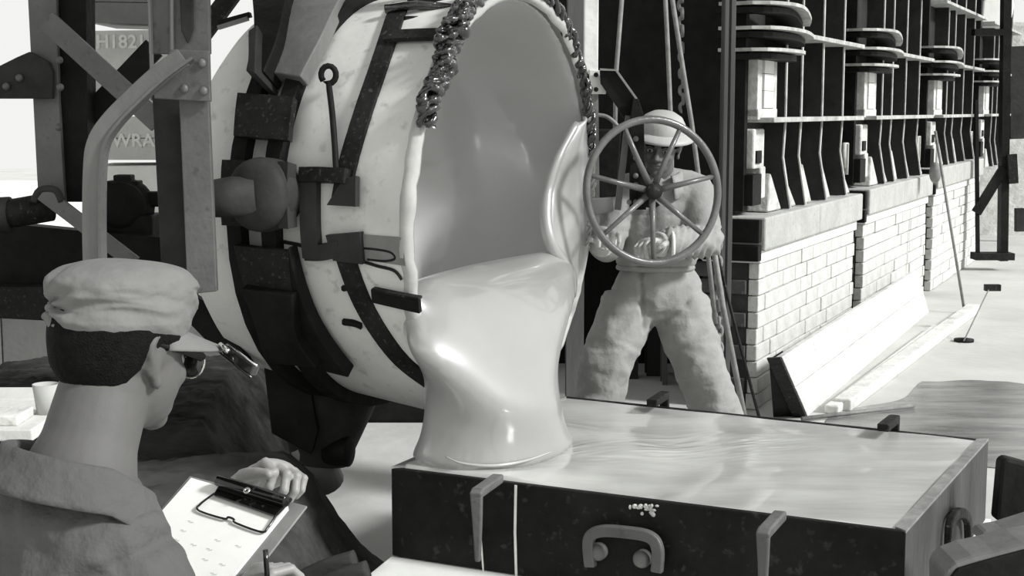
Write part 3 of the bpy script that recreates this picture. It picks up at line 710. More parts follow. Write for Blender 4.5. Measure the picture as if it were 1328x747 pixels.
# ================================================================== TONGS / BLACK CASTING AT LOWER RIGHT
tg = empty('lifting_tongs', PZ(1290, 800, .2), 'thick forged iron lifting arm at the lower right corner, bending beside the mold', 'lifting arm')
tp_ = [(1226, 900), (1226, 748), (1230, 738), (1240, 730), (1262, 722), (1290, 716), (1328, 706), (1420, 690), (1420, 900)]
q = MB(); q.prism([P(x, y, 3.46) for x, y in tp_], (0, .15, 0)); q.build('arm', M['steel2'], tg, bevel=.012)
q = MB(); q.prism([P(x, y, 3.45) for x, y in [(1231, 900), (1231, 752), (1242, 738), (1290, 724), (1328, 714), (1420, 700), (1420, 900)]], (0, .02, 0)); q.build('front_shade', M['black'], tg, bevel=.004)  # thin black sheet added so the arm's front looks shaded
q = MB(); q.prism([P(x, y, 3.62) for x, y in [(1268, 700), (1276, 690), (1300, 686), (1345, 672), (1420, 660), (1420, 700)]], (0, .08, 0)); q.build('upper_arm', M['steel2'], tg, bevel=.01)
q = MB(); q.prism([P(1292, 676, 4.2), P(1299, 600, 4.2), P(1306, 594, 4.2), P(1335, 602, 4.2), P(1400, 610, 4.2), P(1400, 690, 4.2)], (0, .06, 0)); tag(q.build('iron_casting', M['black'], bevel=.012), 'black round-cornered iron plate behind the lifting arm, right edge', 'plate')

# ================================================================== TILTING FRAME RIGHT OF THE POT, WHEEL
tf = empty('control_stand', P(790, 700, 5.7), 'riveted steel control bracket and posts carrying the handwheel, right of the pot', 'stand')
q = MB(); px_bar(q, 767, -40, 766, 96, 5.6, 18, .05); q.build('upper_post', M['palepost'], tf, bevel=.003)
q = MB(); px_bar(q, 772, 120, 774, 290, 5.62, 7, .04); q.build('lower_post', M['cable'], tf)
q = MB(); q.prism([P(764, 90, 5.56), P(786, 92, 5.56), P(786, 122, 5.56), P(766, 122, 5.56)], (0, .03, 0)); q.build('joint_plate', M['palepost'], tf, bevel=.003)
for x, y in ((773, 97), (773, 116)):
    q = MB(); q.ell(P(x, y, 5.55), (.009, .008, .009)); q.build('rivet', M['iron'], tf)
q = MB(); q.prism([P(778, 90, 5.53), P(799, 91, 5.53), P(826, 130, 5.53), P(834, 152, 5.53), P(820, 172, 5.53), P(800, 138, 5.53), P(779, 108, 5.53)], (0, .02, 0)); q.build('knee_plate', M['black'], tf, bevel=.002)
q = MB(); q.bar([P(x, y, 5.52) for x, y in ((778, 90), (799, 91), (826, 129), (834, 152), (834, 180))], .008, .012, (0, -1, 0), both=True); q.build('plate_edge', M['cable'], tf)
q = MB(); q.prism([P(x, y, 5.485) for x, y in ((817, 160), (821, 128), (828, 128), (835, 150), (838, 272), (817, 272))], (0, .03, 0)); q.build('riveted_bar', M['black'], tf, bevel=.002)
q = MB(); px_bar(q, 815, 150, 801, 272, 5.52, 8, .02); q.build('slant_strut', M['steel'], tf)
for y in (180, 205, 228, 240, 262):
    q = MB(); q.ell(P(824.5, y, 5.48), (.011, .011, .011), None, 12, 8); q.build('rivet', M['steel2'], tf)
for y in (242, 262):
    q = MB(); q.ell(P(816, y, 5.48), (.010, .011, .010), None, 12, 8); q.build('rivet', M['cable'], tf)
q = MB(); q.prism([P(766, 258, 5.5), P(794, 256, 5.5), P(796, 274, 5.5), P(768, 280, 5.5)], (0, .05, 0)); q.build('shelf_bracket', M['steel2'], tf, bevel=.003)
q = MB(); q.prism([P(772, 168, 5.75), P(806, 168, 5.75), P(800, 255, 5.75), P(774, 258, 5.75)], (0, .2, 0)); q.build('gear_box', M['black'], tf, bevel=.005)
q = MB(); q.tube(pl([P(772, 149, 5.7), P(786, 151, 5.7), P(798, 160, 5.7), P(803, 168, 5.7)], 12), .008, 8); q.build('guard_hoop', M['cable'], tf)
q = MB(); q.prism([P(831, 243, 5.46), P(856, 266, 5.46), P(850, 270, 5.46), P(824, 268, 5.46)], (0, .02, 0)); q.build('hub_gusset', M['black'], tf)
wc = P(847, 248, 5.40); hwh = empty('handwheel', wc, 'large spoked iron handwheel in front of the worker', 'handwheel')
ax = V((.32, -.93, .10)).normalized(); wu = (Up-ax*ax.dot(Up)).normalized(); wr = wu.cross(ax); wr = wr if wr.x > 0 else -wr
RW = .264
q = MB(); q.tube([wc+wu*(RW*math.cos(A))+wr*(RW*math.sin(A)) for A in [2*math.pi*k/64 for k in range(65)]], .0145, 12, cap=False); q.build('rim', M['wheel'], hwh)
q = MB(); q.lathe(wc-ax*.03, ax, [(-.02, 0), (-.02, .03), (.05, .03), (.05, 0)], 20); q.build('hub', M['iron'], hwh)
for k in range(7):
    A = math.radians(27+360/7*k); q = MB(); e = wc+wu*(RW*math.cos(A))+wr*(RW*math.sin(A)); m0 = wc+(e-wc)*.1
    q.tube([m0-ax*.01, lerp(m0, e, .5)-ax*.008, e], [.013, .010, .009], 8); q.build('spoke', M['wheel'], hwh)

# ================================================================== CARRYING FORK (LEFT STEELWORK)
fk = empty('carrying_fork', P(240, 380, 4.3), 'riveted steel carrying fork of upright channels left of the pot', 'carrying fork')
def face(pix, D, dep, name, m, bevel=.003, parent=fk):
    q = MB(); q.prism([P(x, y, D) for x, y in pix], (0, dep, 0)); return q.build(name, m, parent, bevel=bevel)
face([(232, 125), (270, 125), (281, 378), (243, 382)], 4.30, .03, 'front_flange', M['steel'])
face([(197, 120), (233, 120), (244, 380), (209, 345)], 4.36, .10, 'side_web', M['steeld'])  # side face takes the darker steel, its shade put into the colour
face([(191, -40), (270, -40), (272, 70), (193, 70)], 4.40, .03, 'upper_plate', M['steel'])
face([(231, -40), (250, -40), (250, 38), (243, 57), (235, 40)], 4.385, .012, 'slot_shade', M['steeld'])  # dark sheet laid on the plate, painting the groove's shade
face([(220, -40), (224, -40), (224, 66), (220, 66)], 4.38, .02, 'plate_edge', M['steel2'])
face([(190, -40), (193, -40), (198, 130), (195, 130)], 4.37, .03, 'plate_edge', M['steel2'])
face([(222, 64), (271, 66), (273, 132), (200, 128), (198, 100)], 4.27, .022, 'gusset', M['steel'])
for x, y in ((262, 82), (239, 115), (264, 118)):
    q = MB(); q.ell(P(x, y, 4.265), (.012, .010, .013), None, 14, 8); q.build('rivet', M['steel2'], fk)
bpts = pl([P(x, y, D) for x, y, D in ((238, 74, 4.22), (205, 98, 4.20), (172, 128, 4.16), (143, 158, 4.12), (126, 185, 4.10), (121, 220, 4.08), (120, 300, 4.06), (122, 380, 4.04), (123, 450, 4.02))], 48)
q = MB(); q.bar(bpts, .058, .016, [V((-.25, -1, .1))]*49, both=True); q.build('bent_bar', M['steel2'], fk, bevel=.003)
q = MB(); q.bar([p+V((.028, -.004, -.006)) for p in bpts], .008, .045, [V((-.1, -1, 0))]*49, both=True); q.build('bar_lip', M['steel'], fk)
# rear channel post
face([(34, -40), (72, -40), (76, 130), (84, 262), (49, 252)], 5.3, .03, 'rear_post_face', M['steel'])
face([(70, -40), (111, -40), (114, 262), (84, 262), (74, 120)], 5.34, .12, 'rear_post_web', M['black'])  # recessed face painted black to give the channel its shade
face([(-30, 90), (0, 85), (22, 74), (38, 67), (62, 80), (68, 92), (68, 128), (-30, 128)], 5.26, .03, 'rear_gusset', M['steeld'])
for x, y in ((8, 112), (25, 101), (77, 78), (78, 113), (76, 165)):
    q = MB(); q.ell(P(x, y, 5.25), (.014, .012, .014), None, 14, 8); q.build('rivet', M['steel'], fk)
q = MB(); px_bar(q, 60, 26, 206, 160, 5.15, 27, .02); q.build('brace', M['steel'], fk, bevel=.002)
q = MB(); px_bar(q, 95, 172, 200, 62, 5.45, 28, .02); q.build('brace', M['black'], fk)
q = MB(); px_bar(q, 55, 250, 175, 342, 5.2, 20, .02); q.build('brace', M['steel'], fk, bevel=.002)
q = MB(); q.tube([P(-60, 280, 5.25), P(20, 276, 5.25), P(66, 268, 5.25)], .052, 18); q.build('axle_tube', M['iron'], fk)
q = MB(); q.tube([P(-60, 282, 5.25), P(14, 278, 5.25)], .064, 18); q.build('axle_sleeve', M['steeld'], fk)
q = MB(); q.tube(pl([P(44, 262, 5.2), P(52, 247, 5.2), P(72, 247, 5.2), P(80, 262, 5.2)], 12), .014, 8); q.build('axle_strap', M['steeld'], fk)
face([(-60, 372), (60, 372), (250, 380), (252, 414), (100, 418), (-60, 410)], 5.5, .10, 'cross_beam', M['iron'])
face([(-60, 300), (30, 292), (110, 300), (235, 310), (240, 384), (-60, 378)], 5.62, .10, 'lower_panel', M['black'])
face([(240, 376), (266, 392), (300, 432), (330, 478), (318, 486), (280, 455), (246, 420)], 4.9, .05, 'curved_guard', M['black'])
# drive unit
dr = empty('drive_unit', P(165, 330, 5.8), 'dark domed gear housing with a nut on top, between the fork uprights', 'gear housing')
q = MB(); c = P(163, 268, 5.8); q.ell(c, (.115, .10, .115)); q.lathe(c+V((0, -.06, 0)), (0, -1, 0), [(0, .10), (.03, .10), (.05, .06), (.05, 0)], 24); q.build('housing', M['black'], dr)
q = MB(); q.box(P(161, 233, 5.8), (.07, .07, .04)); q.box(P(161, 239, 5.8), (.13, .08, .03)); q.build('nut', M['black'], dr, bevel=.006)
q = MB(); q.box(P(160, 310, 5.8), (.28, .2, .20)); q.box(P(195, 258, 5.8), (.12, .06, .06)); q.build('base', M['black'], dr, bevel=.01)
# pale crates outside
def crate(pix, D, m, label, txt=None, tpx=None, size=.1, rot=0):
    t = empty('crate', P((pix[0][0]+pix[2][0])/2, pix[2][1], D), label, 'crate', 'big pale crates outside behind the fork')
    n = 2; (ax_, ay), (bx_, by), (cx_, cy_), (dx_, dy_) = pix
    for i in range(n):
        u0, u1 = i/n, (i+1)/n-.01; q = MB()
        q.prism([P(lerp(ax_, dx_, u0), lerp(ay, dy_, u0), D), P(lerp(bx_, cx_, u0), lerp(by, cy_, u0), D), P(lerp(bx_, cx_, u1), lerp(by, cy_, u1), D), P(lerp(ax_, dx_, u1), lerp(ay, dy_, u1), D)], (0, .8, 0)); q.build('board', m, t, bevel=.006)
    if txt:
        cu = bpy.data.curves.new('lettering', 'FONT'); cu.body = txt; cu.size = size; cu.extrude = .002; cu.offset = .003; cu.align_x = 'CENTER'
        o = bpy.data.objects.new('lettering', cu); col.objects.link(o); o.parent = t; o.location = P(*tpx, D-.008)-V(t.location); o.rotation_euler = (math.pi/2, rot, 0); cu.materials.append(M['chalk'])
        bpy.context.evaluated_depsgraph_get().update(); me = bpy.data.meshes.new_from_object(o.evaluated_get(bpy.context.evaluated_depsgraph_get())); o2 = bpy.data.objects.new('lettering', me); col.objects.link(o2); o2.parent = t; o2.location = o.location; o2.rotation_euler = o.rotation_euler; bpy.data.objects.remove(o); o2.name = 'lettering'
    return t
crate([(114, -25), (240, -25), (240, 34), (113, 30)], 11, M['crated'], 'grey crate outside at the top, above the chalk-lettered crate')
crate([(106, 40), (240, 38), (240, 145), (108, 145)], 10.5, M['crate'], 'pale crate outside with chalk lettering, seen through the upper brace', 'H1821', (157, 62), .13)
crate([(106, 152), (240, 150), (240, 208), (108, 208)], 10.4, M['crate'], 'pale crate outside with scribbled chalk, seen behind the bent bar', 'WRA', (173, 190), .13)
crate([(106, 216), (240, 215), (240, 447), (108, 447)], 10.3, M['white'], 'white crate outside, lowest in the stack above the gear housing')
# pale round bar seen above the ring
tb_ = empty('tie_rod', P(300, 30, 5.2), 'short bright-edged iron tie rods at the top of the pot near the fork', 'tie rod')
q = MB(); px_bar(q, 283, 36, 322, 24, 5.1, 5, .03); q.build('rod', M['steel2'], tb_); q = MB(); px_bar(q, 285, 30, 325, 19, 5.12, 6, .05); q.build('bracket', M['black'], tb_)
q = MB(); px_bar(q, 262, 45, 310, -20, 5.2, 22, .05); q.build('diagonal_arm', M['iron'], tb_)

# ================================================================== TABLE AND CUP AT THE LEFT
tz = P(60, 530, 3.0).z
tc_ = empty('work_bench', V((P(20, 527, 3.0).x, 3.0, 0)), 'pale wooden bench top behind the neck of the man with the clipboard', 'bench')
xr = P(82, 527, 3.0).x
for i, (y0, y1) in enumerate(((2.80, 2.94), (2.95, 3.09), (3.10, 3.24))):
    q = MB(); q.box((xr-.4, (y0+y1)/2, tz-.012), (.8-.02*i, y1-y0, .024)); q.build('plank', M['crate'], tc_, bevel=.003)
for (x, y) in ((xr-.05, 2.86), (xr-.05, 3.18), (xr-.75, 2.86), (xr-.75, 3.18)):
    q = MB(); q.box((x, y, (tz-.024)/2), (.05, .05, tz-.024)); q.build('leg', M['crated'], tc_)
q = MB(); q.box(V((P(-2, 512, 2.9).x, 2.88, tz+.01)), (.12, .10, .02)); tag(q.build('notebook', M['plank'], bevel=.003), 'small pale block on the bench at the left edge', 'block')
cb = P(60, 526, 2.95); cb.z = tz
q = MB(); q.lathe(cb, (0, 0, 1), [(0, 0), (0, .019), (.030, .0225), (.062, .0265), (.062, .0245), (.03, .021), (.004, .017), (.004, 0)], 32); tag(q.build('cup', M['cup']), 'small pale cup standing on the bench beside the man\'s neck', 'cup')

# ================================================================== CANVAS HEAPS UNDER THE POT
def heap(name, m, x0, x1, y0, y1, hf, label, cat, n=150):
    rows = []; 
    for i in range(n+1):
        row = []
        for j in range(n+1):
            X = lerp(x0, x1, j/n); Y = lerp(y0, y1, i/n); u, v = j/n, i/n
            e = min(1, 6*min(u, 1-u, v, 1-v)); z = hf(X, Y)*e
            z += e*(.05*noise.noise(V((X*2, Y*4, 0)))+.035*abs(noise.noise(V((X*2.5+Y*1.5, Y*9-X*4, 2))))+.016*abs(noise.noise(V((X*9+Y*3, Y*26-X*8, 5))))+.008*noise.noise(V((X*30, Y*34, 5))))
            row.append(V((X, Y, max(z, .0) if e < 1 else z)))
        rows.append(row)
    q = MB(); q.grid(rows); q.add([V((x0, y0, .001)), V((x1, y0, .001)), V((x1, y1, .001)), V((x0, y1, .001))], [(0, 1, 2, 3)])
    return tag(q.build(name, m), label, cat)
q = MB(); q.box((-.70, 7.9, .26), (1.0, .5, .52)); tag(q.build('filler_bin', M['black'], bevel=.02), 'low black bin added on the floor behind the pot to fill the dark', 'bin')  # black box added to fill the dark area under the pot
heap('canvas_heap', M['tarp'], -2.8, -.92, 5.3, 7.6, lambda X, Y: .50-.05*(X+1.6)**2-.10*abs(Y-6.4), 'dark crumpled canvas heaped on the floor under the pot', 'canvas')
heap('canvas_heap', M['tarpl'], -2.2, -.36, 3.7, 5.15, lambda X, Y: max(.02, (.50 if X < -.75 else .50-(X+.75)*.85)-.22*abs(Y-4.7)), 'grey dusty canvas heap between the clipboard and the mold', 'canvas')
for i, (x0, y0, x1, y1, D) in enumerate(((380, 762, 462, 728, 4.1), (400, 775, 478, 742, 4.0))):
    q = MB(); q.tube(pl([P(x0, y0, D), P((x0+x1)/2, (y0+y1)/2-4, D), P(x1, y1, D)], 10), .035, 12); tag(q.build('log', M['tarpl']), ('split grey log at the bottom edge, upper of the two', 'split grey log at the bottom edge, lower of the two')[i], 'log', 'grey logs by the mold')

# ================================================================== PEOPLE
def mul(Mx, p): return Mx @ V(p)
def hand(q, base, fdir, pdir, side, L=.19, curl=.9, spread=.12, curls=None, thumb_out=.7):
    """base wrist point; fdir toward the fingers; pdir = direction the palm faces; side=+1 thumb on fdir x pdir side"""
    f = V(fdir).normalized(); p = (V(pdir)-f*V(pdir).dot(f)).normalized(); s = f.cross(p)*side
    k = L/.19
    q.ell(base+f*.045*k, (.040*k, .050*k, .017*k), Matrix((s, f, p)).transposed(), 16, 10)
    q.ell(base+f*.070*k, (.041*k, .024*k, .015*k), Matrix((s, f, p)).transposed(), 16, 10)
    q.ell(base+f*.03*k+s*.026*k+p*.008*k, (.018*k, .032*k, .015*k), Matrix((s, f, p)).transposed(), 14, 8)
    for i in range(4):
        o_ = (.031-.0205*i)*k; ln = (.074, .082, .077, .060)[i]*k; r0 = (.0092, .0096, .0092, .0080)[i]*k
        c_ = (curls[i] if curls else curl); pos = base+f*.080*k+s*o_; d = (f+s*(spread*(1-i*.67))).normalized(); pts = [base+f*.055*k+s*o_*.9, pos]; a_ = 0; rr = [r0, r0]
        for j, fr_ in enumerate((.45, .31, .24)):
            a_ += c_*(.8, 1.1, .7)[j]; dd = (d*math.cos(a_)+p*math.sin(a_)); pos = pos+dd*(ln*fr_); pts.append(pos); rr.append(r0*(.95, .86, .70)[j])
        q.tube(pts, rr, 10); q.ell(pts[-1], (rr[-1],)*3, None, 10, 6)
        for z_, r_ in zip(pts[1:-1], rr[1:-1]): q.ell(z_, (r_*1.04,)*3, None, 10, 6)
    t0 = base+f*.022*k+s*.030*k; t1 = t0+(f*.6+s*thumb_out+p*.25).normalized()*.036*k; t2 = t1+(f*.9+s*.1+p*.35).normalized()*.032*k; t3 = t2+(f*.9-s*.1+p*.4).normalized()*.022*k
    q.tube([t0, t1, t2, t3], [.013*k, .0115*k, .010*k, .008*k], 10); q.ell(t3, (.008*k,)*3, None, 10, 6)
def head_mesh(q, Mh, k=1.0, ears=True):
    R = Mh.to_3x3().normalized()
    def E(c, r): q.ell(mul(Mh, V(c)*k), [x*k for x in r], R, 28, 18)
    E((0, -.012, .030), (.076, .094, .088)); E((0, .022, -.025), (.064, .068, .082)); E((0, .040, -.070), (.046, .048, .036)); E((0, .068, -.095), (.024, .022, .018))
    E((0, .074, .018), (.050, .020, .014)); E((.034, .062, -.025), (.024, .025, .022)); E((-.034, .062, -.025), (.024, .025, .022))
    q.tube([mul(Mh, V(c)*k) for c in ((0, .085, .010), (0, .098, -.012), (0, .108, -.032), (0, .096, -.040))], [.008*k, .010*k, .014*k, .010*k], 10)
    E((.013, .092, -.036), (.010, .010, .008)); E((-.013, .092, -.036), (.010, .010, .008))
    E((0, .086, -.058), (.022, .009, .0055)); E((0, .084, -.068), (.019, .009, .006))
    if ears:
        for s in (1, -1):
            pts = [mul(Mh, V((s*x, y, z))*k) for x, y, z in ((.074, .004, -.035), (.078, -.006, -.022), (.083, -.022, -.004), (.086, -.028, .014), (.085, -.020, .028), (.080, -.006, .030), (.076, .003, .018))]
            q.tube(pl(pts, 18), .0055*k, 8); q.ell(mul(Mh, V((s*.077, -.012, -.002))*k), (.007*k, .016*k, .027*k), R, 12, 10); q.ell(mul(Mh, V((s*.077, -.001, -.035))*k), (.007*k, .009*k, .011*k), R, 10, 8)
def frame(origin, az, pitch, roll=0):
    """local x=right, y=forward, z=up; az measured from +Y toward +X"""
    return Matrix.Translation(origin) @ Matrix.Rotation(-az, 4, 'Z') @ Matrix.Rotation(-pitch, 4, 'X') @ Matrix.Rotation(roll, 4, 'Y')

# ---- the man with the clipboard
H0 = P(160, 458, 1.95)
Mh = frame(H0, math.radians(33), math.radians(10)) @ Matrix.Scale(.91, 4)
def h(x, y, z): return Mh @ V((x, y, z))
man = empty('person', V((P(80, 600, 1.95).x, 1.95, 0)), 'man in a soft cloth cap and glasses writing on a clipboard, seen from behind', 'person')
q = MB(); head_mesh(q, Mh)
nb = P(98, 640, 1.86); q.tube([h(0, -.02, -.02), h(0, -.030, -.06), lerp(h(0, -.030, -.06), nb, .5), nb], [.060, .060, .063, .082], 24)
blob(q, 'head', M['skin'], man, voxel=.004, smooth=6)
# hair: shell over back and sides of the skull
q = MB(); R_ = Mh.to_3x3().normalized()
rows = []
for i in range(25):
    a_ = math.radians(-62+i*4.6); row = []
    for j in range(41):
        b_ = math.radians(-28-(j/40)*304)-math.pi/2+math.radians(90+90)    # leave the face open
        b_ = math.radians(122+ (296*j/40) - 90+ -0)
        # azimuth around the skull, 0 = forward
        az_ = math.radians(52+256*j/40); rr = 1.0
        lo = -62 if True else 0
        zmin = -.036 + .028*max(0, math.cos(az_))**1+(-.012)*max(0, -math.cos(az_))
        el = lerp(-.62, 1.3, i/24)
        z = .030+.088*math.sin(el); zz = max(z, zmin)
        c_ = math.cos(el); e_ = .0045*noise.noise(V((az_*6, z*60, 0)))
        row.append(h((.0795+e_)*c_*math.sin(az_), -.012+(.098+e_)*c_*math.cos(az_), lerp(zmin, .118, i/24)))
    rows.append(row)
def hairshell(Mh, k=1.0, zlow=-.050, m=M['hair'], parent=None, a0=58, a1=302, th=.006):
    rows = []
    for i in range(31):
        row = []
        for j in range(61):
            az_ = math.radians(lerp(a0, a1, j/60)); back = max(0, -math.cos(az_)); side = abs(math.sin(az_))
            zl = lerp(.005, zlow, min(1, back*1.6))+.004*noise.noise(V((az_*9, 3, 3))); z = lerp(zl, .119, i/30)
            u = max(-1, min(1, (z-.030)/.0895)); c_ = math.sqrt(max(0, 1-u*u)) if u > 0 else math.sqrt(max(0, 1-(u*.72)**2))
            e_ = .0085+.0012*noise.noise(V((az_*20, z*30, 1)))-.009*max(0, 1-i/6)+.004*back
            row.append(Mh @ (V(((.0765+e_)*c_*math.sin(az_), -.012+(.0945+e_)*c_*math.cos(az_), z))*k))
        rows.append(row)
    q = MB(); q.grid(rows); return q.build('hair', m, parent, solid=th*k)
hairshell(Mh, 1.0, -.058, M['hair'], man)
# cap
cap = []
for i in range(70):
    u = i/69; row = []
    for j in range(150):
        az_ = 2*math.pi*j/150; fwd = math.cos(az_)
        if u < .72: zz = lerp(.026, .108, u/.72)+.006*fwd*0; sc_ = 1.0+.07*math.sin(u/.72*math.pi*.7)
        else:
            w_ = (u-.72)/.28; zz = .108+.030*math.sin(w_*math.pi/2); sc_ = (1.0+.07*math.sin(.7*math.pi))*math.cos(w_*math.pi/2)**.75
        wz = min(1, (1-u)*3.5); zz += (.012*max(0, fwd)*u-.016*max(0, -fwd)*u-.006*max(0, -fwd))*wz
        p = V((.0815*sc_*math.sin(az_), -.012+.1025*sc_*math.cos(az_), zz))
        pin = V((-.045, -.100, .062)); rv = p-pin; rl = rv.length; aa_ = math.atan2(rv.z, rv.x+rv.y*.5); d = fold(p, 8, .0075, (.7, .7, 2.6))+fold(p+V((4, 1, 2)), 20, .0028, (.7, .7, 1.8))+.0055*math.sin(aa_*9+2*noise.noise(p*18))*math.exp(-((rl-.045)/.04)**2)-.008*math.exp(-(rl/.014)**2)+.002*noise.noise(p*60)
        tie = (math.exp(-((az_-math.radians(188))/.35)**2)*math.exp(-((zz-.05)/.03)**2)); 
        rad = V((math.sin(az_), math.cos(az_), 0)); p = p+rad*(d*min(1, u*5)*min(1, (1-u)*4)-.006*tie)
        row.append(Mh @ p)
    cap.append(row)
cp = empty('cloth_cap', h(0, 0, .034), 'creased pale cloth work cap with a short brim on the man with the clipboard', 'cap')
q = MB(); q.grid(cap, closed=True); q.build('crown', M['cap_cloth'], cp, solid=.003)
q = MB(); rows = []
for i in range(9):
    rows.append([h(.0795*math.sin(a_)*(1+.02*i/8)+.022*i/8*max(0, math.cos(a_)), -.012+.099*math.cos(a_)+(.088*i/8)*max(0, math.cos(a_*1.15))**.8, .041-.022*(i/8)-.008*(abs(math.sin(a_)))*(i/8)) for a_ in [math.radians(lerp(-78, 78, j/30)) for j in range(31)]])
q.grid(rows); q.build('brim', M['cap_cloth'], cp, solid=.004)
q = MB(); rows = []
q.tube([h(.084*math.sin(a_), -.012+.105*math.cos(a_), .030) for a_ in [2*math.pi*j/60 for j in range(61)]], .0035, 8, cap=False); q.build('hem', M['cap_cloth'], cp)
# drawstring at the back of the cap
tp = h(-.030, -.118, .058)
for k_, dx in enumerate((.0, .006)):
    q = MB(); q.tube(pl([tp, tp+V((.004+dx, -.004, -.006)), tp+V((.008+dx, -.004, -.018)), tp+V((.005+dx, -.002, -.030))], 10), .0022, 6); q.build('drawstring', M['cap_cloth'], cp)
q = MB(); q.ell(tp, (.007, .005, .006)); q.ell(h(-.012, -.117, .034), (.008, .003, .003)); q.build('knot', M['cap_cloth'], cp)
# spectacles
gl = empty('spectacles', h(0, .08, 0), 'dark-armed spectacles with wire rims worn under the cap', 'glasses')
for s in (1, -1):
    q = MB(); q.tube([h(s*.081, -.012, .020), h(s*.080, .03, .014), h(s*.073, .090, .004)], [.0035, .0045, .0055], 8); q.build('temple', M['black'], gl)
    c = h(s*.036, .103, -.006); q = MB(); q.tube([c+R_ @ V((.026*math.cos(A), -.006*abs(math.cos(A))*s*0, .022*math.sin(A))) for A in [2*math.pi*k/24 for k in range(25)]], .0018, 6, cap=False); q.build('lens_rim', M['chrome'], gl)
    q = MB(); q.lathe(c, R_ @ V((0, 1, 0)), [(-.001, 0), (-.001, .022), (.001, .022), (.001, 0)], 24); q.build('lens', M['lens'], gl)
q = MB(); q.tube([h(-.012, .104, 0), h(0, .106, .004), h(.012, .104, 0)], .002, 6); q.build('bridge', M['chrome'], gl)
# flip-up dark viewing glass fixed to the brim
vg = empty('viewing_glass', P(312, 468, 2.0), 'narrow dark viewing glass clipped to the brim of the cloth cap', 'viewing glass')
q = MB(); a_, b_ = P(293, 452, 2.02), P(331, 481, 1.98); q.bar([a_, b_], .015, .012, V((.3, 1, 0)), both=True); q.build('glass_plate', M['lens'], vg, bevel=.002)
for o_ in (-.009, .009):
    q = MB(); dd = (b_-a_).normalized().cross(V((0, 1, 0))).normalized()*o_; q.tube([a_+dd+V((0, -.008, 0)), b_+dd+V((0, -.008, 0))], .0016, 6); q.build('frame', M['gloss'] if o_ < 0 else M['chrome'], vg)
q = MB(); q.tube([P(286, 447, 2.02), P(296, 456, 2.0)], .004, 8); q.build('clip', M['chrome'], vg)
# eyes (hidden from here)
for s in (1, -1):
    q = MB(); q.ell(h(s*.031, .078, -.004), (.012, .010, .012), R_); q.build('eye', M['eye'], man)
    q = MB(); q.ell(h(s*.031, .0865, -.004), (.005, .003, .005), R_, 10, 6); q.build('pupil', M['dark'], man)
# shirt
q = MB()
sh = {}
def T(x, y, D): return P(x, y, D)
nk = T(95, 640, 1.86)
tor = Matrix.Rotation(-math.radians(46), 3, 'Z')
ch = T(40, 860, 1.95); 
q.ell(ch, (.215, .145, .27), tor, 30, 20); q.ell(T(60, 760, 1.93), (.20, .12, .14), tor, 30, 18); q.ell(T(90, 665, 1.88), (.105, .095, .06), tor, 24, 14)
rs = T(166, 782, 1.84); ls = T(-90, 715, 2.1)
q.tube([T(95, 665, 1.87), T(135, 712, 1.85), rs], [.070, .088, .082], 20); q.ell(rs, (.080, .080, .080)); q.ell(T(120, 745, 1.86), (.12, .10, .10)); 
q.tube([T(90, 665, 1.88), T(0, 680, 2.0), ls], [.07, .085, .085], 20); q.ell(ls, (.085,)*3)
re_ = T(235, 925, 1.90); q.tube([rs, lerp(rs, re_, .5), re_], [.086, .074, .062], 20); q.ell(re_, (.062,)*3)
rw = T(300, 800, 2.12); q.tube([re_, lerp(re_, rw, .5), rw], [.060, .052, .042], 18)
le = T(60, 905, 2.42); q.tube([ls, lerp(ls, le, .5), le], [.085, .07, .06], 20); q.ell(le, (.06,)*3)
lw = T(255, 690, 2.52); q.tube([le, lerp(le, lw, .5), lw], [.058, .050, .042], 18)
ch2 = ch+V((0, 0, -.40)); q.tube([ch, ch2], [.17, .165], 24)
seam = T(150, 700, 1.75)
def sdisp(p, n):
    d = fold(p, 6, .009, (1.5, 1.0, .6))+fold(p+V((9, 0, 0)), 15, .005, (1.3, 1, .8))
    d += -.006*math.exp(-(((p-rs).length-.10)/.006)**2)*(1 if p.x > rs.x-.09 else 0)
    return d
blob(q, 'shirt', M['shirt'], man, voxel=.007, smooth=8, disp=sdisp)
# collar standing round the neck and folding down
rows = []
cc_ = T(97, 622, 1.865); ct_ = Matrix.Rotation(-math.radians(50), 3, 'Z') @ Matrix.Rotation(math.radians(-16), 3, 'X')
prof_ = [(.080, -.020, 0), (.082, .016, 0), (.088, .030, 0), (.096, .028, 0), (.105, .008, 0), (.118, -.022, 0)]
prof_ = [V((a_, b_, 0)) for a_, b_, _ in prof_]; prof_ = pl(prof_, 16)
for p_ in prof_:
    row = []
    for j in range(61):
        az_ = math.radians(lerp(28, 332, j/60)); front = max(0, math.cos(az_)); 
        r_ = p_.x*(1+.02*noise.noise(V((az_*3, p_.y*20, 0)))); z = p_.y-.035*front-(.02*front if p_.x > .1 else 0)
        row.append(cc_+ct_ @ V((r_*math.sin(az_)*1.0, r_*math.cos(az_)*1.02+(.03*front if p_.x > .1 else .01*front), z)))
    rows.append(row)
q = MB(); q.grid(rows); q.build('collar', M['shirt'], man, solid=.004)
q = MB(); rows = []; hd = (rw-re_).normalized()
for w_, nm in ((rw, hd), (lw, (lw-le).normalized())):
    q = MB(); q.lathe(w_-nm*.02, nm, [(0, .044), (.02, .046), (.045, .045), (.046, .040), (.02, .038)], 28); q.build('cuff', M['shirt'], man)
# trousers out of view
q = MB(); q.ell(ch2+V((0, 0, -.05)), (.17, .13, .12), tor)
for sgn in (1, -1):
    hp_ = ch2+tor @ V((sgn*.09, 0, -.06)); kn = V((hp_.x+.05, hp_.y+.05, .48)); q.tube([hp_, kn, V((kn.x-.03, kn.y-.02, .09))], [.095, .068, .055], 18); q.ell(V((kn.x, kn.y+.04, .05)), (.05, .12, .045), tor)
blob(q, 'trousers', M['shirt'], man, voxel=.012, smooth=4)
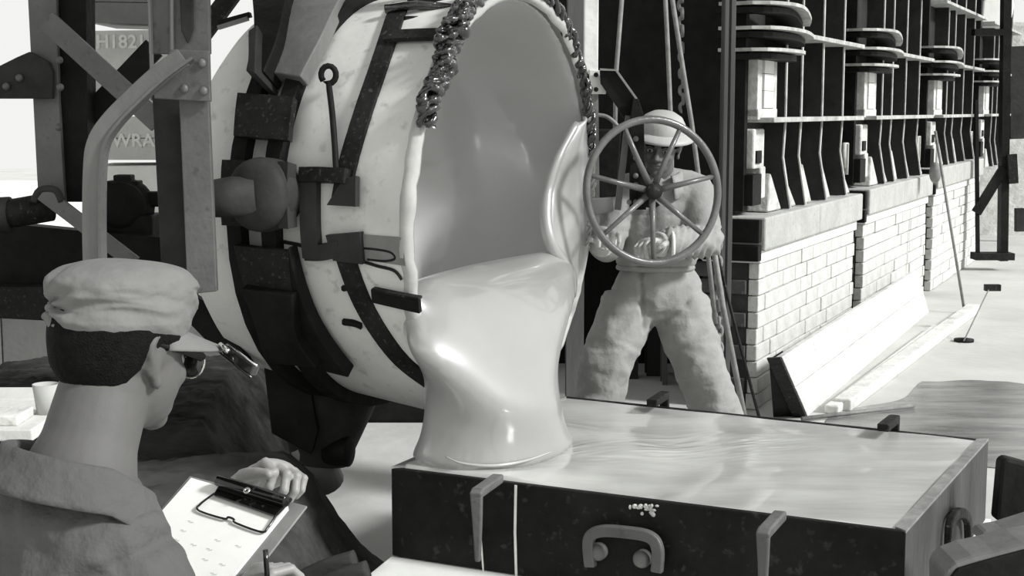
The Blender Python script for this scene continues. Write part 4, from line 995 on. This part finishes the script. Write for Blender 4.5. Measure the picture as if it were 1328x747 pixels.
# clipboard
TLc = P(246, 617, 2.40); TRc = P(398, 656, 2.27); uu = V((.12, .20, .15))
wv = (TRc-TLc); uu = uu-wv*(uu.dot(wv)/wv.length_squared); BLc = TLc-uu*1.15; BRc = TRc-uu*1.15
cn = wv.cross(uu).normalized(); cn = cn if cn.z > 0 else -cn
cbd = empty('clipboard', BLc, 'clipboard with white paper held by the man in the cloth cap', 'clipboard')
def cb_(u, v, o=0): return TLc+wv*u-uu*1.15*v+cn*o
q = MB(); q.prism([cb_(0, 0), cb_(1, 0), cb_(1, 1), cb_(0, 1)], -cn*.004); q.build('backing_board', M['board'], cbd, bevel=.001)
for k_ in range(4):
    d = .0012*k_; q = MB(); q.prism([cb_(.03+.004*k_, .035-.005*k_, d), cb_(.90-.004*k_, .05-.004*k_, d), cb_(.88+.004*k_, .99, d), cb_(.02, .99, d)], cn*.0009); q.build('sheet', M['paper'], cbd)
q = MB()
random.seed(5)
for r_ in range(11):
    for c_ in range(5):
        if random.random() < .55:
            u = .12+c_*.15+random.uniform(0, .03); v = .22+r_*.062
            q.bar([cb_(u, v, .0054), cb_(u+.02, v-.004, .0054), cb_(u+.03, v+.004, .0054), cb_(u+.05, v-.002, .0054)], .0004, .0003, cn)
q.build('pencil_marks', M['board'], cbd)
q = MB(); q.prism([cb_(.30, -.02, .006), cb_(.90, .0, .006), cb_(.88, .13, .006), cb_(.33, .10, .006)], cn*.006); 
q.tube([cb_(.30, .02, .016), cb_(.90, .04, .016)], .010, 12); q.build('clip_plate', M['gloss'], cbd, bevel=.002)
q = MB(); q.tube(pl([cb_(.33, .09, .010), cb_(.29, .17, .009), cb_(.31, .21, .008), cb_(.53, .218, .008), cb_(.56, .205, .009), cb_(.61, .208, .009), cb_(.64, .224, .008), cb_(.86, .235, .008), cb_(.885, .20, .009), cb_(.88, .12, .010)], 60), .0019, 6); q.build('wire_jaw', M['gloss'], cbd)
q = MB(); q.lathe(cb_(.60, .055, .024), cn, [(0, .006), (.002, .006), (.002, .003), (0, .003)], 16); q.build('eyelet', M['chrome'], cbd)
# left hand behind the top of the board
q = MB(); wl_ = P(322, 630, 2.46)
fdir = (P(378, 598, 2.41)-wl_)
q.tube([lw-(lw-le).normalized()*.03, lerp(lw, wl_, .5), wl_+fdir.normalized()*.01], [.034, .034, .032], 18)
hand(q, wl_, fdir, V((.35, -.75, -.62)), -1, L=.198, spread=.08, curls=(1.15, 1.0, .95, 1.0), thumb_out=.3)
blob(q, 'left_hand', M['skinl'], man, voxel=.0026, smooth=3)
# right hand holding the pencil at the bottom
q = MB(); wr_ = P(300, 790, 2.10); fdir = P(338, 745, 2.13)-wr_
q.tube([rw-hd*.03, wr_], [.030, .028], 18)
hand(q, wr_, fdir, V((.55, .3, -.75)), -1, L=.175, spread=.04, curls=(.8, .9, 1.0, 1.1), thumb_out=.5)
blob(q, 'right_hand', M['skinl'], man, voxel=.0026, smooth=3)
q = MB(); q.tube([P(344, 713, 2.10), P(346, 740, 2.10), P(349, 775, 2.11)], .0042, 10); tag(q.build('pencil', M['gloss']), 'short dark pencil in the writing hand by the clipboard edge', 'pencil')

# ---- the worker behind the wheel
WD = 6.0
wk = empty('person', V((P(850, 300, WD).x, WD, 0)), 'worker in pale coveralls, round brimmed hat and knit gloves gripping the handwheel', 'person')
def W(x, y, D=WD): return P(x, y, D)
Mw = frame(W(856, 190, 5.93), math.radians(180+12), math.radians(10), math.radians(-7))
q = MB(); head_mesh(q, Mw, 1.0)
q.tube([Mw @ V((0, -.02, -.05)), W(856, 232, 5.98), W(857, 250, 6.0)], [.056, .058, .07], 18)
def face_disp(p, n):
    l = Mw.inverted() @ p; d = 0
    for s in (1, -1): d -= .010*math.exp(-(((l.x-s*.031)/.017)**2+((l.z+.004)/.011)**2)) if l.y > .05 else 0
    if l.y > .06: d -= .004*math.exp(-((l.z+.063)/.003)**2-(l.x/.022)**2)
    return d
blob(q, 'head', M['skin'], wk, voxel=.0045, smooth=3, disp=face_disp)
hairshell(Mw, 1.0, -.035, M['hair'], wk)
Rw = Mw.to_3x3().normalized()
for s in (1, -1):
    q = MB(); q.ell(Mw @ V((s*.031, .072, -.005)), (.0125, .010, .008), Rw); q.build('eye', M['eye'], wk)
    q = MB(); q.ell(Mw @ V((s*.031, .0805, -.005)), (.006, .003, .006), Rw, 10, 6); q.build('pupil', M['dark'], wk)
    q = MB(); q.tube([Mw @ V((s*.014, .092, .014)), Mw @ V((s*.032, .090, .020)), Mw @ V((s*.050, .078, .014))], .0035, 6); q.build('eyebrow', M['hair'], wk)
# hat
ht = empty('brimmed_hat', Mw @ V((0, 0, .05)), 'round pale fibre hat with a rolled brim on the worker', 'hat')
hx = Mw @ Matrix.Translation((0, -.012, .045)) @ Matrix.Rotation(math.radians(-4), 4, 'X')
hax = (hx.to_3x3() @ V((0, 0, 1))).normalized()
q = MB(); q.lathe(hx @ V((0, 0, 0)), hax, [(0, .098), (.02, .097), (.05, .091), (.075, .076), (.092, .048), (.10, .015), (.10, 0)], 40); q.build('crown', M['hat'], ht)
q = MB(); q.lathe(hx @ V((0, 0, 0)), hax, [(.012, .094), (.004, .10), (-.004, .115), (-.010, .13), (-.007, .134), (.002, .130), (.012, .112), (.020, .098)], 40); q.build('brim', M['hat'], ht)
# coverall body
q = MB(); C_ = W
q.ell(C_(857, 290), (.165, .12, .20), None, 26, 18); q.ell(C_(857, 252), (.17, .10, .085), None, 26, 16); q.ell(C_(852, 335), (.158, .115, .12), None, 26, 16)
q.ell(C_(852, 378), (.178, .13, .13), None, 26, 16)
SR, SL = C_(902, 250), C_(812, 252)
q.tube([C_(858, 238), SR], [.07, .075], 18); q.tube([C_(856, 238), SL], [.07, .075], 18); q.ell(SR, (.072,)*3); q.ell(SL, (.07,)*3)
ER = C_(915, 312, 5.85); WR = C_(862, 317, 5.62); q.tube([SR, lerp(SR, ER, .5), ER], [.072, .066, .060], 16); q.ell(ER, (.06,)*3); q.tube([ER, lerp(ER, WR, .5), WR], [.060, .056, .050], 16)
EL = C_(786, 318, 5.90); WL = C_(779, 312, 5.62); q.tube([SL, lerp(SL, EL, .5), EL], [.07, .064, .058], 16); q.ell(EL, (.058,)*3); q.tube([EL, WL], [.057, .046], 16)
KL = C_(785, 475, 5.90); AL = V((P(752, 600, 5.95).x, 5.95, .09)); KR = C_(908, 475, 5.92); AR = V((P(962, 600, 6.0).x, 6.02, .09))
HL, HR = C_(818, 395), C_(880, 395)
q.tube([HL, lerp(HL, KL, .5), KL, lerp(KL, AL, .5), AL], [.118, .108, .098, .098, .09], 20); q.tube([HR, lerp(HR, KR, .5), KR, lerp(KR, AR, .5), AR], [.118, .108, .098, .098, .09], 20)
q.ell(KL, (.097,)*3); q.ell(KR, (.097,)*3)
def wdisp(p, n):
    d = fold(p, 4.5, .010, (1.3, 1, 1.0))+fold(p+V((3, 0, 2)), 12, .006, (.7, .7, 1.6))
    px = 664+p.x/p.y*1900*1.0; py = 143+(1.65-p.z)/p.y*1900
    if n.y < .2 and p.x > .4:
        if py < 345: d -= .007*math.exp(-((px-(851+(py-300)*.02))/1.6)**2)+.007*math.exp(-((px-861)/1.4)**2)+(.008*math.exp(-((py-276)/1.8)**2) if 866 < px < 893 or 806 < px < 842 else 0)+(.006*(math.exp(-((px-866)/1.5)**2)+math.exp(-((px-892)/1.5)**2)) if 276 < py < 306 else 0)
        if px > 850 and 295 < py < 335: d += .006*math.sin(px*.75+py*.2)
        if py > 345: d -= .016*math.exp(-((px-(832+(py-350)*.05))/2.2)**2)*(1 if py < 430 else 0)
        d -= .010*math.exp(-((py-(420-(px-862)*.9))/3)**2)*(1 if 858 < px < 895 and py < 420 else 0)
    d -= .010*math.exp(-((p.z-1.01)/.012)**2)
    return d
blob(q, 'coverall', M['cover'], wk, voxel=.011, smooth=7, disp=wdisp)
# collar, belt, pocket flap, zip
rows = []
cw = W(857, 226, 5.985)
for i in range(7):
    t_ = i/6; row = []
    for j in range(41):
        az_ = math.radians(lerp(25, 335, j/40)); r_ = lerp(.070, .105, t_); fr_ = max(0, math.cos(az_)); z = .03*math.sin(t_*math.pi)+.012-.055*t_-.06*fr_*(.3+t_*.7)
        row.append(cw+V((r_*math.sin(az_), -r_*math.cos(az_)*1.0-.03*fr_, z)))
    rows.append(row)
q = MB(); q.grid(rows); q.build('collar', M['cover'], wk, solid=.005)
q = MB(); bc = V((W(850, 348).x, WD, 1.01)); q.tube([bc+V((.152*math.cos(A), .112*math.sin(A), 0)) for A in [2*math.pi*k/40 for k in range(41)]], .012, 8, cap=False); q.build('waistband', M['cover'], wk)
# gloves
def grip(wrist, target, s, nm, lab):
    q = MB(); f_ = (target-wrist); hand(q, wrist, f_, V((0, -.35, -.95)), s, L=.215, spread=.16, curls=(.70, .75, .80, .85), thumb_out=.6)
    d = f_.normalized(); q.tube([wrist-d*.03, wrist+d*.03], [.036, .036], 16)
    o = blob(q, nm, M['glove'], wk, voxel=.0034, smooth=1)
    q = MB()
    for k in range(5):
        c_ = wrist-d*(.050-.018*k); q.tube([c_+(d.cross(Up).normalized()*(.040*math.cos(A))+d.cross(Up).normalized().cross(d)*(.040*math.sin(A))) for A in [2*math.pi*x/20 for x in range(21)]], .008, 6, cap=False)
    q.build('glove_cuff', M['glove'], wk)
grip(WR+V((-.02, 0, .0)), W(798, 304, 5.38), 1, 'left_glove', '')
grip(WL+V((.01, -.03, 0)), W(792, 295, 5.45), -1, 'right_glove', '')
q = MB(); q.tube([WR+V((.012, 0, .035))+V((0, .0, 0))]+[WR+V((.0, .045*math.cos(A), .045*math.sin(A)))+V((.03, 0, 0)) for A in [2*math.pi*x/20 for x in range(21)]], .007, 6); tag(q.build('bracelet', M['white'], wk))
q = MB()
for an, kx in ((AL, -.02), (AR, .02)):
    q = MB(); q.ell(V((an.x+kx, an.y-.06, .045)), (.05, .135, .045)); q.tube([V((an.x, an.y, .05)), V((an.x, an.y, .14))], .05, 12); blob(q, 'boot', M['iron'], wk, voxel=.01, smooth=3)
